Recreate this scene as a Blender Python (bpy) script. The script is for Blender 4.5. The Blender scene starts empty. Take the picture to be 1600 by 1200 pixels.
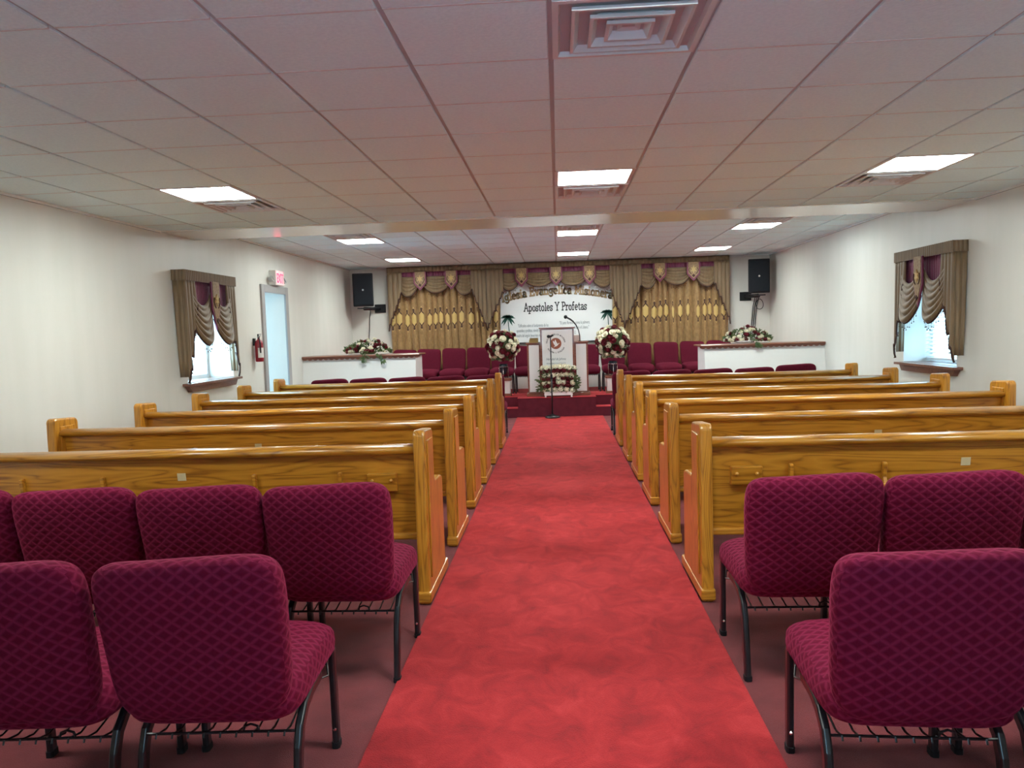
import bpy, bmesh, math, random
from mathutils import Vector, Matrix
PI = math.pi
rnd = random.Random(7)
scene = bpy.context.scene
COL = scene.collection

# ------------------------------------------------------------------ camera
F_PX, YAW, PIT, ROL, CAMZ = 1200.0, -0.06144628, -0.06975805, -0.03137970, 1.52
cy_, sy_, cp_, sp_ = math.cos(YAW), math.sin(YAW), math.cos(PIT), math.sin(PIT)
fw = Vector((sy_ * cp_, cy_ * cp_, sp_)); rt = Vector((cy_, -sy_, 0)); up = rt.cross(fw)
c_, s_ = math.cos(ROL), math.sin(ROL)
rt2 = c_ * rt + s_ * up; up2 = -s_ * rt + c_ * up
cam_d = bpy.data.cameras.new('camera'); cam = bpy.data.objects.new('camera', cam_d); COL.objects.link(cam)
cam_d.sensor_fit = 'HORIZONTAL'; cam_d.sensor_width = 36.0; cam_d.lens = F_PX / 1600 * 36; cam_d.clip_start = .05
m3 = Matrix((rt2, up2, -fw)).transposed()
cam.matrix_world = Matrix.Translation((0, 0, CAMZ)) @ m3.to_4x4()
scene.camera = cam

# ------------------------------------------------------------------ world, exposure
W = bpy.data.worlds.new('daylight'); scene.world = W; W.use_nodes = True
wn, wl = W.node_tree.nodes, W.node_tree.links
bg = wn['Background']; bg.inputs[0].default_value = (.40, .74, 1.0, 1)
wtc = wn.new('ShaderNodeTexCoord'); wsp = wn.new('ShaderNodeSeparateXYZ'); wmr = wn.new('ShaderNodeMapRange')   # the sky is brighter towards the doorway side
wl.new(wtc.outputs['Generated'], wsp.inputs[0]); wl.new(wsp.outputs['X'], wmr.inputs[0])
for k, v in zip(('From Min', 'From Max', 'To Min', 'To Max'), (-.8, .8, 9.0, 3.5)): wmr.inputs[k].default_value = v
wl.new(wmr.outputs[0], bg.inputs[1])
vs = scene.view_settings
vs.view_transform = 'Standard'; vs.look = 'None'; vs.gamma = 1; vs.use_curve_mapping = False; vs.exposure = 1.4
LAMP = 21.0          # strength of the ceiling panels

# ------------------------------------------------------------------ materials
def mat(name, col, rough=.6, **k):
    m = bpy.data.materials.new(name); m.use_nodes = True
    b = m.node_tree.nodes['Principled BSDF']
    b.inputs['Base Color'].default_value = (*col, 1); b.inputs['Roughness'].default_value = rough
    for a, v in k.items():
        b.inputs[a.replace('_', ' ')].default_value = v
    return m
def nt(m): return m.node_tree.nodes, m.node_tree.links, m.node_tree.nodes['Principled BSDF']
def node(N, t, **k):
    n = N.new(t)
    for a, v in k.items():
        if isinstance(a, str) and hasattr(n, a): setattr(n, a, v)
        else: n.inputs[a].default_value = v
    return n
def ramp(N, stops):
    r = N.new('ShaderNodeValToRGB'); e = r.color_ramp.elements
    while len(e) < len(stops): e.new(.5)
    for el, (p, c) in zip(e, stops): el.position = p; el.color = (*c, 1)
    return r
def noisy(m, c1, c2, scale, stretch=(1, 1, 1), detail=4, bump=0., lo=.35, hi=.65, coord='Object', rand=False, dist=.0, bscale=None):
    N, L, b = nt(m)
    tc = N.new('ShaderNodeTexCoord'); mp = N.new('ShaderNodeMapping'); mp.inputs['Scale'].default_value = stretch
    if rand:
        oi = N.new('ShaderNodeObjectInfo'); vm = node(N, 'ShaderNodeVectorMath', operation='SCALE'); vm.inputs[0].default_value = (9, 5, 7)
        L.new(oi.outputs['Random'], vm.inputs['Scale']); ad = node(N, 'ShaderNodeVectorMath', operation='ADD')
        L.new(tc.outputs[coord], ad.inputs[0]); L.new(vm.outputs[0], ad.inputs[1]); L.new(ad.outputs[0], mp.inputs[0])
    else:
        L.new(tc.outputs[coord], mp.inputs[0])
    n = N.new('ShaderNodeTexNoise'); n.inputs['Scale'].default_value = scale; n.inputs['Detail'].default_value = detail
    n.inputs['Distortion'].default_value = dist
    L.new(mp.outputs[0], n.inputs['Vector'])
    r = ramp(N, [(lo, c1), (hi, c2)]); L.new(n.outputs[0], r.inputs[0]); L.new(r.outputs[0], b.inputs['Base Color'])
    if bump:
        n2 = n
        if bscale:
            n2 = N.new('ShaderNodeTexNoise'); n2.inputs['Scale'].default_value = bscale; n2.inputs['Detail'].default_value = 3; L.new(mp.outputs[0], n2.inputs['Vector'])
        bp = N.new('ShaderNodeBump'); bp.inputs['Strength'].default_value = bump; bp.inputs['Distance'].default_value = .01
        L.new(n2.outputs[0], bp.inputs['Height']); L.new(bp.outputs[0], b.inputs['Normal'])
    return m

M = {}
M['wall'] = noisy(mat('wall_paint', (.7, .68, .63), .38), (.70, .685, .63), (.735, .715, .665), 2, (1, 2.5, .35), bump=.06, bscale=6)
M['tile'] = noisy(mat('ceiling_tile', (.6, .58, .57), .9), (.72, .90, .95), (.77, .95, .99), 60, bump=.15, detail=6)
M['grid'] = mat('ceiling_grid_metal', (.50, .52, .54), .5)
M['soffit'] = mat('soffit_paint', (.82, .84, .80), .22, Coat_Weight=.5, Coat_Roughness=.12)
M['white_metal'] = mat('white_enamel_metal', (.66, .66, .67), .4)
M['duct'] = mat('duct_dark', (.06, .065, .075), .7)
M['white'] = mat('white_paint', (.80, .79, .76), .45)
M['board'] = mat('white_board', (.78, .79, .79), .35)
M['carpet'] = noisy(mat('burgundy_carpet', (.15, .03, .04),   .95, Sheen_Weight=.08, Sheen_Roughness=.5), (.135, .014, .018), (.20, .026, .030), 5, detail=8, bump=.6, bscale=260)
def runner():
    m = mat('red_plush_carpet', (.4, .02, .03), .95, Sheen_Weight=.12, Sheen_Roughness=.45)
    m.node_tree.nodes['Principled BSDF'].inputs['Sheen Tint'].default_value = (1, .25, .25, 1)
    N, L, b = nt(m)
    tc = N.new('ShaderNodeTexCoord'); mp = N.new('ShaderNodeMapping'); mp.inputs['Scale'].default_value = (1.25, 1.0, 1); L.new(tc.outputs['Object'], mp.inputs[0])
    n = node(N, 'ShaderNodeTexNoise'); n.inputs['Scale'].default_value = 5.2; n.inputs['Detail'].default_value = 7; n.inputs['Roughness'].default_value = .64; n.inputs['Distortion'].default_value = .9
    L.new(mp.outputs[0], n.inputs['Vector'])
    f = node(N, 'ShaderNodeTexNoise'); f.inputs['Scale'].default_value = 170; f.inputs['Detail'].default_value = 4; L.new(tc.outputs['Object'], f.inputs['Vector'])
    mx = node(N, 'ShaderNodeMath', operation='MULTIPLY_ADD'); mx.inputs[1].default_value = .16; L.new(f.outputs[0], mx.inputs[0]); 
    sc = node(N, 'ShaderNodeMath', operation='MULTIPLY'); sc.inputs[1].default_value = .84; L.new(n.outputs[0], sc.inputs[0]); L.new(sc.outputs[0], mx.inputs[2])
    r = ramp(N, [(.33, (.27, .006, .010)), (.46, (.38, .010, .015)), (.55, (.45, .016, .020)), (.68, (.54, .030, .036))])
    L.new(mx.outputs[0], r.inputs[0]); L.new(r.outputs[0], b.inputs['Base Color'])
    bp = N.new('ShaderNodeBump'); bp.inputs['Strength'].default_value = .7; bp.inputs['Distance'].default_value = .01
    L.new(f.outputs[0], bp.inputs['Height']); L.new(bp.outputs[0], b.inputs['Normal'])
    return m
M['runner'] = runner()
M['stage_riser'] = noisy(mat('maroon_riser_carpet', (.14, .012, .03), .95), (.095, .005, .016), (.125, .009, .023), 9, bump=.5, bscale=200)
M['stage_top'] = noisy(mat('red_stage_carpet', (.4, .03, .035), .95), (.40, .022, .030), (.50, .034, .042), 7, bump=.5, bscale=200)

def oak(name, stretch):
    m = mat(name, (.4, .2, .05), .32, Coat_Weight=.55, Coat_Roughness=.14)
    N, L, b = nt(m)
    tc = N.new('ShaderNodeTexCoord'); oi = N.new('ShaderNodeObjectInfo')
    vm = node(N, 'ShaderNodeVectorMath', operation='SCALE'); vm.inputs[0].default_value = (9, 5, 7); L.new(oi.outputs['Random'], vm.inputs['Scale'])
    ad = node(N, 'ShaderNodeVectorMath', operation='ADD'); L.new(tc.outputs['Object'], ad.inputs[0]); L.new(vm.outputs[0], ad.inputs[1])
    mp = N.new('ShaderNodeMapping'); mp.inputs['Scale'].default_value = stretch; L.new(ad.outputs[0], mp.inputs[0])
    n1 = N.new('ShaderNodeTexNoise'); n1.inputs['Scale'].default_value = 1.3; n1.inputs['Detail'].default_value = 2; n1.inputs['Distortion'].default_value = .4; L.new(mp.outputs[0], n1.inputs['Vector'])
    rings = node(N, 'ShaderNodeMath', operation='MULTIPLY'); rings.inputs[1].default_value = 13; L.new(n1.outputs[0], rings.inputs[0])
    fr = node(N, 'ShaderNodeMath', operation='PINGPONG'); fr.inputs[1].default_value = .5; L.new(rings.outputs[0], fr.inputs[0])
    n2 = N.new('ShaderNodeTexNoise'); n2.inputs['Scale'].default_value = 9; n2.inputs['Detail'].default_value = 6; L.new(mp.outputs[0], n2.inputs['Vector'])
    ma = node(N, 'ShaderNodeMath', operation='MULTIPLY_ADD'); ma.inputs[1].default_value = .55; L.new(n2.outputs[0], ma.inputs[0]); L.new(fr.outputs[0], ma.inputs[2])
    r = ramp(N, [(.22, (.25, .090, .008)), (.42, (.46, .190, .015)), (.85, (.58, .255, .026))])
    L.new(ma.outputs[0], r.inputs[0]); L.new(r.outputs[0], b.inputs['Base Color'])
    bp = N.new('ShaderNodeBump'); bp.inputs['Strength'].default_value = .06; bp.inputs['Distance'].default_value = .01
    L.new(n2.outputs[0], bp.inputs['Height']); L.new(bp.outputs[0], b.inputs['Normal'])
    return m
M['oak'] = oak('honey_oak_along', (.55, 6, 6)); M['oak_v'] = oak('honey_oak_upright', (7, 7, .7))
M['oak_dark'] = noisy(mat('reddish_stained_wood', (.22, .075, .04), .4, Coat_Weight=.3), (.17, .05, .026), (.26, .09, .05), 5, (1, 8, 8), rand=True)
M['trim_wood'] = noisy(mat('brown_stained_wood', (.2, .08, .05), .4, Coat_Weight=.3), (.15, .050, .030), (.22, .085, .055), 5, (1, 8, 8), rand=True)

def lattice(name, base, line, sx, sy):
    m = mat(name, base, .9, Sheen_Weight=.20, Sheen_Roughness=.3, Specular_IOR_Level=.12)
    N, L, b = nt(m); b.inputs['Sheen Tint'].default_value = (1, .10, .26, 1)
    uv = N.new('ShaderNodeUVMap'); sp = N.new('ShaderNodeSeparateXYZ')
    nz = N.new('ShaderNodeTexNoise'); nz.inputs['Scale'].default_value = 7; L.new(uv.outputs[0], nz.inputs['Vector'])
    mi = N.new('ShaderNodeMixRGB'); mi.blend_type = 'ADD'; mi.inputs[0].default_value = .012; L.new(uv.outputs[0], mi.inputs[1]); L.new(nz.outputs['Color'], mi.inputs[2]); L.new(mi.outputs[0], sp.inputs[0])
    def wave(sign):
        a = node(N, 'ShaderNodeMath', operation='MULTIPLY'); a.inputs[1].default_value = PI / sx; L.new(sp.outputs[0], a.inputs[0])
        c = node(N, 'ShaderNodeMath', operation='MULTIPLY_ADD'); c.inputs[1].default_value = sign * PI / sy; L.new(sp.outputs[1], c.inputs[0]); L.new(a.outputs[0], c.inputs[2])
        s = node(N, 'ShaderNodeMath', operation='SINE'); L.new(c.outputs[0], s.inputs[0]); d = node(N, 'ShaderNodeMath', operation='ABSOLUTE'); L.new(s.outputs[0], d.inputs[0]); return d
    w = node(N, 'ShaderNodeMath', operation='MINIMUM'); w1, w2 = wave(1), wave(-1); L.new(w1.outputs[0], w.inputs[0]); L.new(w2.outputs[0], w.inputs[1])
    r = ramp(N, [(.20, line), (.72, base)]); L.new(w.outputs[0], r.inputs[0]); L.new(r.outputs[0], b.inputs['Base Color'])
    f = N.new('ShaderNodeTexNoise'); f.inputs['Scale'].default_value = 500; L.new(uv.outputs[0], f.inputs['Vector'])
    h = node(N, 'ShaderNodeMath', operation='MULTIPLY_ADD'); h.inputs[1].default_value = .25; L.new(f.outputs[0], h.inputs[0]); L.new(w.outputs[0], h.inputs[2])
    bp = N.new('ShaderNodeBump'); bp.inputs['Strength'].default_value = .35; bp.inputs['Distance'].default_value = .006
    L.new(h.outputs[0], bp.inputs['Height']); L.new(bp.outputs[0], b.inputs['Normal'])
    return m
M['cover'] = lattice('burgundy_slipcover', (.110, .003, .019), (.180, .011, .040), .052, .040)
M['plain_cover'] = noisy(mat('plain_burgundy_fabric', (.09, .006, .02), .9, Sheen_Weight=.08, Specular_IOR_Level=.15), (.080, .004, .015), (.11, .007, .022), 90, bump=.2)
M['plain_cover'].node_tree.nodes['Principled BSDF'].inputs['Sheen Tint'].default_value = (1, .10, .26, 1)
M['black_metal'] = mat('black_enamel_metal', (.012, .012, .014), .3)
M['black'] = mat('black_plastic', (.008, .008, .010), .6, Specular_IOR_Level=.3)
M['speaker'] = noisy(mat('speaker_grille', (.018, .020, .026), .8, Specular_IOR_Level=.15), (.010, .012, .016), (.018, .021, .027), 200)
M['chrome'] = mat('polished_metal', (.7, .7, .7), .2, Metallic=1.0)
M['gold_drape'] = noisy(mat('bronze_satin', (.21, .135, .06), .5, Sheen_Weight=.3), (.155, .096, .046), (.215, .138, .068), 6, (6, 6, .5))
M['curtain'] = noisy(mat('gold_brocade', (.30, .19, .07), .45, Sheen_Weight=.25), (.23, .125, .042), (.33, .188, .068), 16, (2, 1, .9), detail=6)
M['embroid'] = mat('gold_embroidery', (.56, .38, .13), .4)
M['maroon'] = noisy(mat('maroon_satin', (.17, .012, .06), .5, Sheen_Weight=.3), (.13, .008, .045), (.21, .016, .078), 8, (8, 8, .6))
M['dark_trim'] = mat('dark_braid', (.05, .018, .012), .8)
M['bead'] = mat('amber_bead', (.10, .05, .02), .25)
M['badge'] = noisy(mat('badge_brocade', (.30, .19, .10), .6), (.25, .15, .075), (.38, .25, .13), 40)
M['cream_rose'] = noisy(mat('cream_rose_petal', (.82, .78, .60), .6, Subsurface_Weight=.0), (.80, .74, .54), (.88, .85, .72), 12)
M['red_rose'] = noisy(mat('burgundy_rose_petal', (.14, .004, .014), .6), (.09, .003, .009), (.22, .006, .022), 12)
M['leaf'] = noisy(mat('green_leaf', (.06, .11, .035), .55), (.03, .07, .02), (.13, .18, .06), 9)
M['dark_glass'] = mat('smoked_glass', (.02, .025, .035), .1)
M['black_ink'] = mat('black_lettering', (.008, .008, .01), .5)
M['grey_ink'] = mat('grey_lettering', (.10, .12, .14), .5)
M['gold_ink'] = mat('gold_lettering', (.56, .39, .19), .4)
M['brown_ink'] = mat('brown_outline', (.30, .17, .08), .5)
M['palm_green'] = mat('palm_green', (.012, .085, .062), .6)
M['emblem'] = mat('emblem_brown', (.30, .085, .040), .5)
M['red_paint'] = mat('red_cylinder_paint', (.28, .008, .02), .35)
M['paper'] = mat('paper_label', (.75, .74, .70), .6)
M['pink_paper'] = mat('pink_book_edges', (.75, .45, .40), .6)
M['book_green'] = mat('dark_green_binding', (.02, .05, .03), .5)
M['book_gold'] = mat('gilt_page_edges', (.36, .22, .05), .45)
M['door_frame'] = mat('taupe_metal_frame', (.36, .345, .34), .45)
M['blind'] = mat('white_blind_slat', (.82, .83, .84), .5)
M['tape'] = mat('translucent_tape', (.62, .50, .28), .4)
def emit(name, col, s):
    m = bpy.data.materials.new(name); m.use_nodes = True; N = m.node_tree.nodes; N.clear()
    e = N.new('ShaderNodeEmission'); e.inputs[0].default_value = (*col, 1); e.inputs[1].default_value = s
    o = N.new('ShaderNodeOutputMaterial'); m.node_tree.links.new(e.outputs[0], o.inputs[0]); return m
M['panel_light'] = emit('lit_panel', (.90, 1.0, .955), LAMP)
M['exit_glow'] = emit('exit_letters_glow', (1.0, .06, .10), 1.6)
M['exit_face'] = mat('exit_face', (.85, .45, .45), .4); M['exit_face'].node_tree.nodes['Principled BSDF'].inputs['Emission Color'].default_value = (1, .35, .38, 1); M['exit_face'].node_tree.nodes['Principled BSDF'].inputs['Emission Strength'].default_value = .35
def glass():
    m = bpy.data.materials.new('window_glass'); m.use_nodes = True; N = m.node_tree.nodes; L = m.node_tree.links; N.clear()
    t = N.new('ShaderNodeBsdfTransparent'); g = N.new('ShaderNodeBsdfGlossy'); g.inputs['Roughness'].default_value = .02
    lw = N.new('ShaderNodeLayerWeight'); pw = N.new('ShaderNodeMath'); pw.operation = 'POWER'; pw.inputs[1].default_value = 5; L.new(lw.outputs['Facing'], pw.inputs[0]); f = N.new('ShaderNodeMath'); f.operation = 'MULTIPLY_ADD'; f.inputs[1].default_value = .9; f.inputs[2].default_value = .04; L.new(pw.outputs[0], f.inputs[0]); x = N.new('ShaderNodeMixShader'); o = N.new('ShaderNodeOutputMaterial')
    L.new(f.outputs[0], x.inputs[0]); L.new(t.outputs[0], x.inputs[1]); L.new(g.outputs[0], x.inputs[2]); L.new(x.outputs[0], o.inputs[0]); return m
M['glass'] = glass()

# ------------------------------------------------------------------ mesh helpers
class MB:
    def __init__(s): s.bm = bmesh.new()
    def face(s, pts):
        return s.bm.faces.new([s.bm.verts.new(p) for p in pts])
    def box(s, x0, x1, y0, y1, z0, z1):
        v = [s.bm.verts.new((x, y, z)) for x in (x0, x1) for y in (y0, y1) for z in (z0, z1)]
        for f in ((0, 1, 3, 2), (4, 6, 7, 5), (0, 4, 5, 1), (2, 3, 7, 6), (0, 2, 6, 4), (1, 5, 7, 3)): s.bm.faces.new([v[i] for i in f])
        return s
    def loft(s, rings, cap=True, closed=True):
        R = [[s.bm.verts.new(p) for p in r] for r in rings]; n = len(R[0])
        for a, b in zip(R, R[1:]):
            for i in range(n if closed else n - 1):
                j = (i + 1) % n; s.bm.faces.new((a[i], a[j], b[j], b[i]))
        if cap: s.bm.faces.new(R[0][::-1]); s.bm.faces.new(R[-1])
        return s
    def prism(s, poly, axis, a, b):
        f = {'x': lambda p, t: (t, p[0], p[1]), 'y': lambda p, t: (p[0], t, p[1]), 'z': lambda p, t: (p[0], p[1], t)}[axis]
        return s.loft([[f(p, a) for p in poly], [f(p, b) for p in poly]])
    def tube(s, pts, r, n=8):
        pts = [Vector(p) for p in pts]; rings = []
        rr = r if isinstance(r, (list, tuple)) else [r] * len(pts)
        up0 = None
        for i, p in enumerate(pts):
            d = (pts[min(i + 1, len(pts) - 1)] - pts[max(i - 1, 0)]).normalized()
            if up0 is None:
                up0 = Vector((0, 0, 1)) if abs(d.z) < .9 else Vector((1, 0, 0))
            a = (up0 - d * up0.dot(d)).normalized(); up0 = a; b = d.cross(a)
            rings.append([p + rr[i] * (math.cos(2 * PI * k / n) * a + math.sin(2 * PI * k / n) * b) for k in range(n)])
        return s.loft(rings)
    def lathe(s, prof, n=20, c=(0, 0, 0)):
        return s.loft([[(c[0] + r * math.cos(2 * PI * k / n), c[1] + r * math.sin(2 * PI * k / n), c[2] + z) for k in range(n)] for r, z in prof])
    def bar(s, path, x, w, d):
        # flat bar swept along a path lying in a plane of constant x
        P = [Vector((0, a, b)) for a, b in path]; rings = []
        for i, p in enumerate(P):
            t = (P[min(i + 1, len(P) - 1)] - P[max(i - 1, 0)]).normalized(); nrm = Vector((0, -t.z, t.y))
            rings.append([(x + sx * w / 2, (p + nrm * sd * d / 2).y, (p + nrm * sd * d / 2).z) for sx, sd in ((-1, -.6), (-.6, -1), (.6, -1), (1, -.6), (1, .6), (.6, 1), (-.6, 1), (-1, .6))])
        return s.loft(rings)
    def grid(s, f, nu, nv):
        V = [[s.bm.verts.new(f(i / nu, j / nv)) for j in range(nv + 1)] for i in range(nu + 1)]
        for i in range(nu):
            for j in range(nv): s.bm.faces.new((V[i][j], V[i + 1][j], V[i + 1][j + 1], V[i][j + 1]))
        return s
    def quadric(s, c, a, b, h, ea, eb, axis='z', nt_=14, nf=40, warp=None):
        sg = lambda v, e: math.copysign(abs(v) ** e, v)
        rings = []
        for i in range(1, nt_):
            th = -PI / 2 + PI * i / nt_
            r = abs(math.cos(th)) ** eb; t = sg(math.sin(th), eb); ring = []
            for k in range(nf):
                ph = 2 * PI * (k + .5) / nf
                p, q = r * sg(math.cos(ph), ea), r * sg(math.sin(ph), ea)
                v = (a * p, b * q, h * t) if axis == 'z' else (a * p, -b * t, h * q)
                v = Vector(v) + Vector(c); ring.append(warp(v) if warp else v)
            rings.append(ring)
        return s.loft(rings)
    def ball(s, c, r, sub=1, sc=(1, 1, 1)):
        m = Matrix.Translation(c) @ Matrix.Diagonal((*sc, 1)); bmesh.ops.create_icosphere(s.bm, subdivisions=sub, radius=r, matrix=m); return s
    def build(s, name, m, parent=None, smooth=False, bevel=0, solid=0, seg=2, uv=False, loc=None):
        bmesh.ops.recalc_face_normals(s.bm, faces=s.bm.faces)
        if uv:
            l = s.bm.loops.layers.uv.new('UVMap')
            for f in s.bm.faces:
                n = f.normal; k = max(range(3), key=lambda i: abs(n[i]))
                for lp in f.loops:
                    v = lp.vert.co; lp[l].uv = ((v.y, v.z), (v.x, v.z), (v.x, v.y))[k]
        me = bpy.data.meshes.new(name); s.bm.to_mesh(me); s.bm.free(); me.materials.append(m)
        if smooth:
            for p in me.polygons: p.use_smooth = True
        o = bpy.data.objects.new(name, me); COL.objects.link(o)
        if parent: o.parent = parent
        if loc: o.location = loc
        if solid:
            q = o.modifiers.new('solid', 'SOLIDIFY'); q.thickness = solid; q.offset = 0
        if bevel:
            q = o.modifiers.new('bevel', 'BEVEL'); q.width = bevel; q.segments = seg; q.limit_method = 'ANGLE'; q.angle_limit = .6; q.harden_normals = False
        return o
def thing(name, label, cat, loc=(0, 0, 0), rz=0, group=None):
    o = bpy.data.objects.new(name, None); COL.objects.link(o); o.location = loc; o.rotation_euler = (0, 0, rz); o.empty_display_size = .1
    return tag(o, label, cat, group)
def tag(o, label, cat, group=None):
    o['label'] = label; o['category'] = cat
    if group: o['group'] = group
    return o
def struct(o, label, cat):
    o['kind'] = 'structure'; o['label'] = label; o['category'] = cat; return o
def plabel(o, t): o['label'] = t; return o
CH = {}
def kids(o):
    return [c for c in bpy.data.objects if c.parent == o]
def dup(src, loc, rz=None, label=None, group=None, scale=None, tree=None):
    r = src.copy(); COL.objects.link(r); r.location = loc
    if rz is not None: r.rotation_euler = (0, 0, rz)
    if scale: r.scale = scale
    if label: r['label'] = label
    if group: r['group'] = group
    for ch in tree[0]:
        c = ch.copy(); COL.objects.link(c); c.parent = r
        for g in tree[1].get(ch.name, ()):
            d = g.copy(); COL.objects.link(d); d.parent = c
    return r
def tree_of(o):
    k = kids(o); return k, {c.name: kids(c) for c in k}

# ------------------------------------------------------------------ the room
XW, YB, YR, ZC1, ZC2 = 4.16, 15.4, -0.9, 2.68, 2.84
S1, S2 = 7.95, 8.72                                   # the soffit strip
TX, TY, GX, GY = .6096, .5937, .003, 3.396
TH = .40
b = MB().box(-XW - TH, XW + TH, YR - .2, YB + .2, -.2, 0); struct(b.build('floor', M['carpet']), 'dark burgundy carpet floor under pews and chairs', 'floor')
def holed_wall(name, side, holes, label):
    ys = sorted({YR, YB + .2, *[h[0] for h in holes], *[h[1] for h in holes]}); zs = sorted({0, 3.2, *[h[2] for h in holes], *[h[3] for h in holes]})
    m = MB(); x0, x1 = (-XW - TH, -XW) if side < 0 else (XW, XW + TH)
    for ya, yb in zip(ys, ys[1:]):
        for za, zb in zip(zs, zs[1:]):
            if not any(h[0] <= ya and yb <= h[1] and h[2] <= za and zb <= h[3] for h in holes): m.box(x0, x1, ya, yb, za, zb)
    bmesh.ops.remove_doubles(m.bm, verts=m.bm.verts, dist=1e-5)
    dead = [f for f in m.bm.faces if sum(1 for g in f.verts[0].link_faces if g is not f and set(g.verts) == set(f.verts))]
    bmesh.ops.delete(m.bm, geom=dead, context='FACES_ONLY')
    return struct(m.build(name, M['wall']), label, 'wall')
LWIN = (8.38, 9.60, 1.04, 2.16); RWIN = (8.30, 9.54, .995, 2.16); DOOR = (10.72, 11.58, 0, 2.18)
holed_wall('wall_left', -1, [LWIN, DOOR], 'off-white painted wall with the doorway and exit sign')
holed_wall('wall_right', 1, [RWIN], 'off-white painted wall with a window and no door')
struct(MB().box(-XW - .0, XW + .0, YB, YB + .2, 0, 3.2).build('wall_back', M['wall']), 'cream wall behind the stage curtains and loudspeakers', 'wall')
struct(MB().box(-XW - TH, -.92, YR - .2, YR, 0, 3.2).box(.92, XW + TH, YR - .2, YR, 0, 3.2).box(-.92, .92, YR - .2, YR, 2.12, 3.2).build('wall_rear', M['wall']), 'off-white wall behind the viewer', 'wall')

def ceiling(name, y0, y1, z, holes, label):
    m = MB(); m.box(-XW, XW, y0, y1, z + .012, z + .05)
    me = m.build(name, M['grid'])
    t = MB(); kx = [k for k in range(-8, 9)]; ky = range(-20, 30)
    for i in kx:
        for j in ky:
            xa, xb = GX + i * TX, GX + (i + 1) * TX; ya, yb = GY + j * TY, GY + (j + 1) * TY
            xa, xb, ya, yb = max(xa, -XW), min(xb, XW), max(ya, y0), min(yb, y1)
            if xb - xa < .03 or yb - ya < .03 or (i, j) in holes: continue
            g = .011; h = .004
            v = []
            lo = [(xa + g, ya + .004), (xb - g, ya + .004), (xb - g, yb - .004), (xa + g, yb - .004)]
            t.loft([[(p[0], p[1], z + .0125) for p in lo], [(p[0], p[1], z + .003) for p in lo],
                    [(p[0] + (h if k in (0, 3) else -h), p[1] + (.003 if k < 2 else -.003), z) for k, p in enumerate(lo)]])
    tl = t.build('ceiling_tiles', M['tile'], me)
    t = MB()
    for j in ky:
        y = GY + j * TY
        if y0 + .02 < y < y1 - .02:
            for i in kx:
                xa, xb = max(GX + i * TX, -XW) + .012, min(GX + (i + 1) * TX, XW) - .012
                if xb - xa > .03: t.box(xa, xb, y - .005, y + .005, z - .0015, z + .008)
    t.build('cross_tees', M['white_metal'], me)
    return struct(me, label, 'ceiling')
LAMP1 = [(-5, 4), (0, 4), (4, 4)]; LAMP0 = [(i, j) for j in (-2,) for i in (-5, 0, 4)]; VENT1 = [(0, -1), (-5, 5), (0, 5), (4, 5)]
ceiling('ceiling', YR, S1, ZC1, set(LAMP0 + LAMP1 + VENT1), 'grey drop ceiling of square tiles over the pews')
# the far ceiling keeps the same columns; rows start from the soffit
LAMP2 = [(-5, 12), (0, 12), (4, 12), (-5, 17), (0, 17), (4, 17)]; VENT2 = [(-5, 11), (0, 11), (4, 11)]
ceiling('ceiling', S2, YB, ZC2, set(LAMP2 + VENT2), 'higher drop ceiling of square tiles over the stage')
struct(MB().box(-XW, XW, S1, S2, ZC1 - .012, ZC2 + .05).build('trim_1', M['soffit'], bevel=.004), 'cream painted soffit strip crossing the ceiling', 'trim')
m = MB()
for s in (-1, 1):
    for y0, y1, z in ((YR, S1, ZC1), (S2, YB, ZC2)):
        x0, x1 = sorted((s * XW, s * (XW - .022))); m.box(x0, x1, y0, y1, z - .022, z + .012)
m.box(-XW, XW, YB - .022, YB, ZC2 - .022, ZC2 + .012)
struct(m.build('trim_2', M['soffit']), 'thin wall angle running round the ceiling edge', 'trim')

def cell(i, j): return GX + (i + .5) * TX, GY + (j + .5) * TY
def light(i, j, z, label):
    x, y = cell(i, j); t = thing('ceiling_light', label, 'ceiling light', (x, y, z), 0, 'square panel lights in the ceiling')
    m = MB(); o, n = TX / 2 - .006, TX / 2 - .034; oy, ny = TY / 2 - .006, TY / 2 - .034
    ring = lambda a, c, zz: [(-a, -c, zz), (a, -c, zz), (a, c, zz), (-a, c, zz)]
    m.loft([ring(o, oy, .012), ring(o, oy, -.004), ring(n, ny, -.004), ring(n, ny, .006)], cap=False)
    m.build('frame', M['white_metal'], t)
    MB().box(-n, n, -ny, ny, .001, .010).build('diffuser', M['panel_light'], t)
def vent(i, j, z, label):
    x, y = cell(i, j); t = thing('ceiling_vent', label, 'ceiling vent', (x, y, z), 0, 'square air diffusers in the ceiling')
    ring = lambda a, zz: [(-a, -a * .974, zz), (a, -a * .974, zz), (a, a * .974, zz), (-a, a * .974, zz)]
    MB().loft([ring(.297, .012), ring(.297, -.006), ring(.275, -.006), ring(.25, .05), ring(.22, .075)], cap=False).build('frame', M['white_metal'], t, solid=.003)
    MB().loft([ring(.27, .09), ring(.27, .15)]).build('duct', M['duct'], t)
    for a0, a1, za, zb in ((.225, .165, -.012, .055), (.155, .10, -.016, .05), (.09, .05, -.016, .03)):
        MB().loft([ring(a0, za + .012), ring(a0, za), ring(a0 - .012, za), ring(a1, zb)], cap=False).build('louver', M['white_metal'], t, solid=.003)
    m = MB().loft([ring(.045, .012), ring(.045, .004), ring(.02, .014)]); m.build('core', M['white_metal'], t)
    m = MB()
    for sx in (-1, 1): m.tube([(sx * .05, .05, .03), (sx * .12, .21, .06)], .008, 6)
    m.build('bracket', M['white_metal'], t)
nm = {-5: 'on the doorway side', 0: 'over the aisle', 4: 'on the doorless side'}
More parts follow.
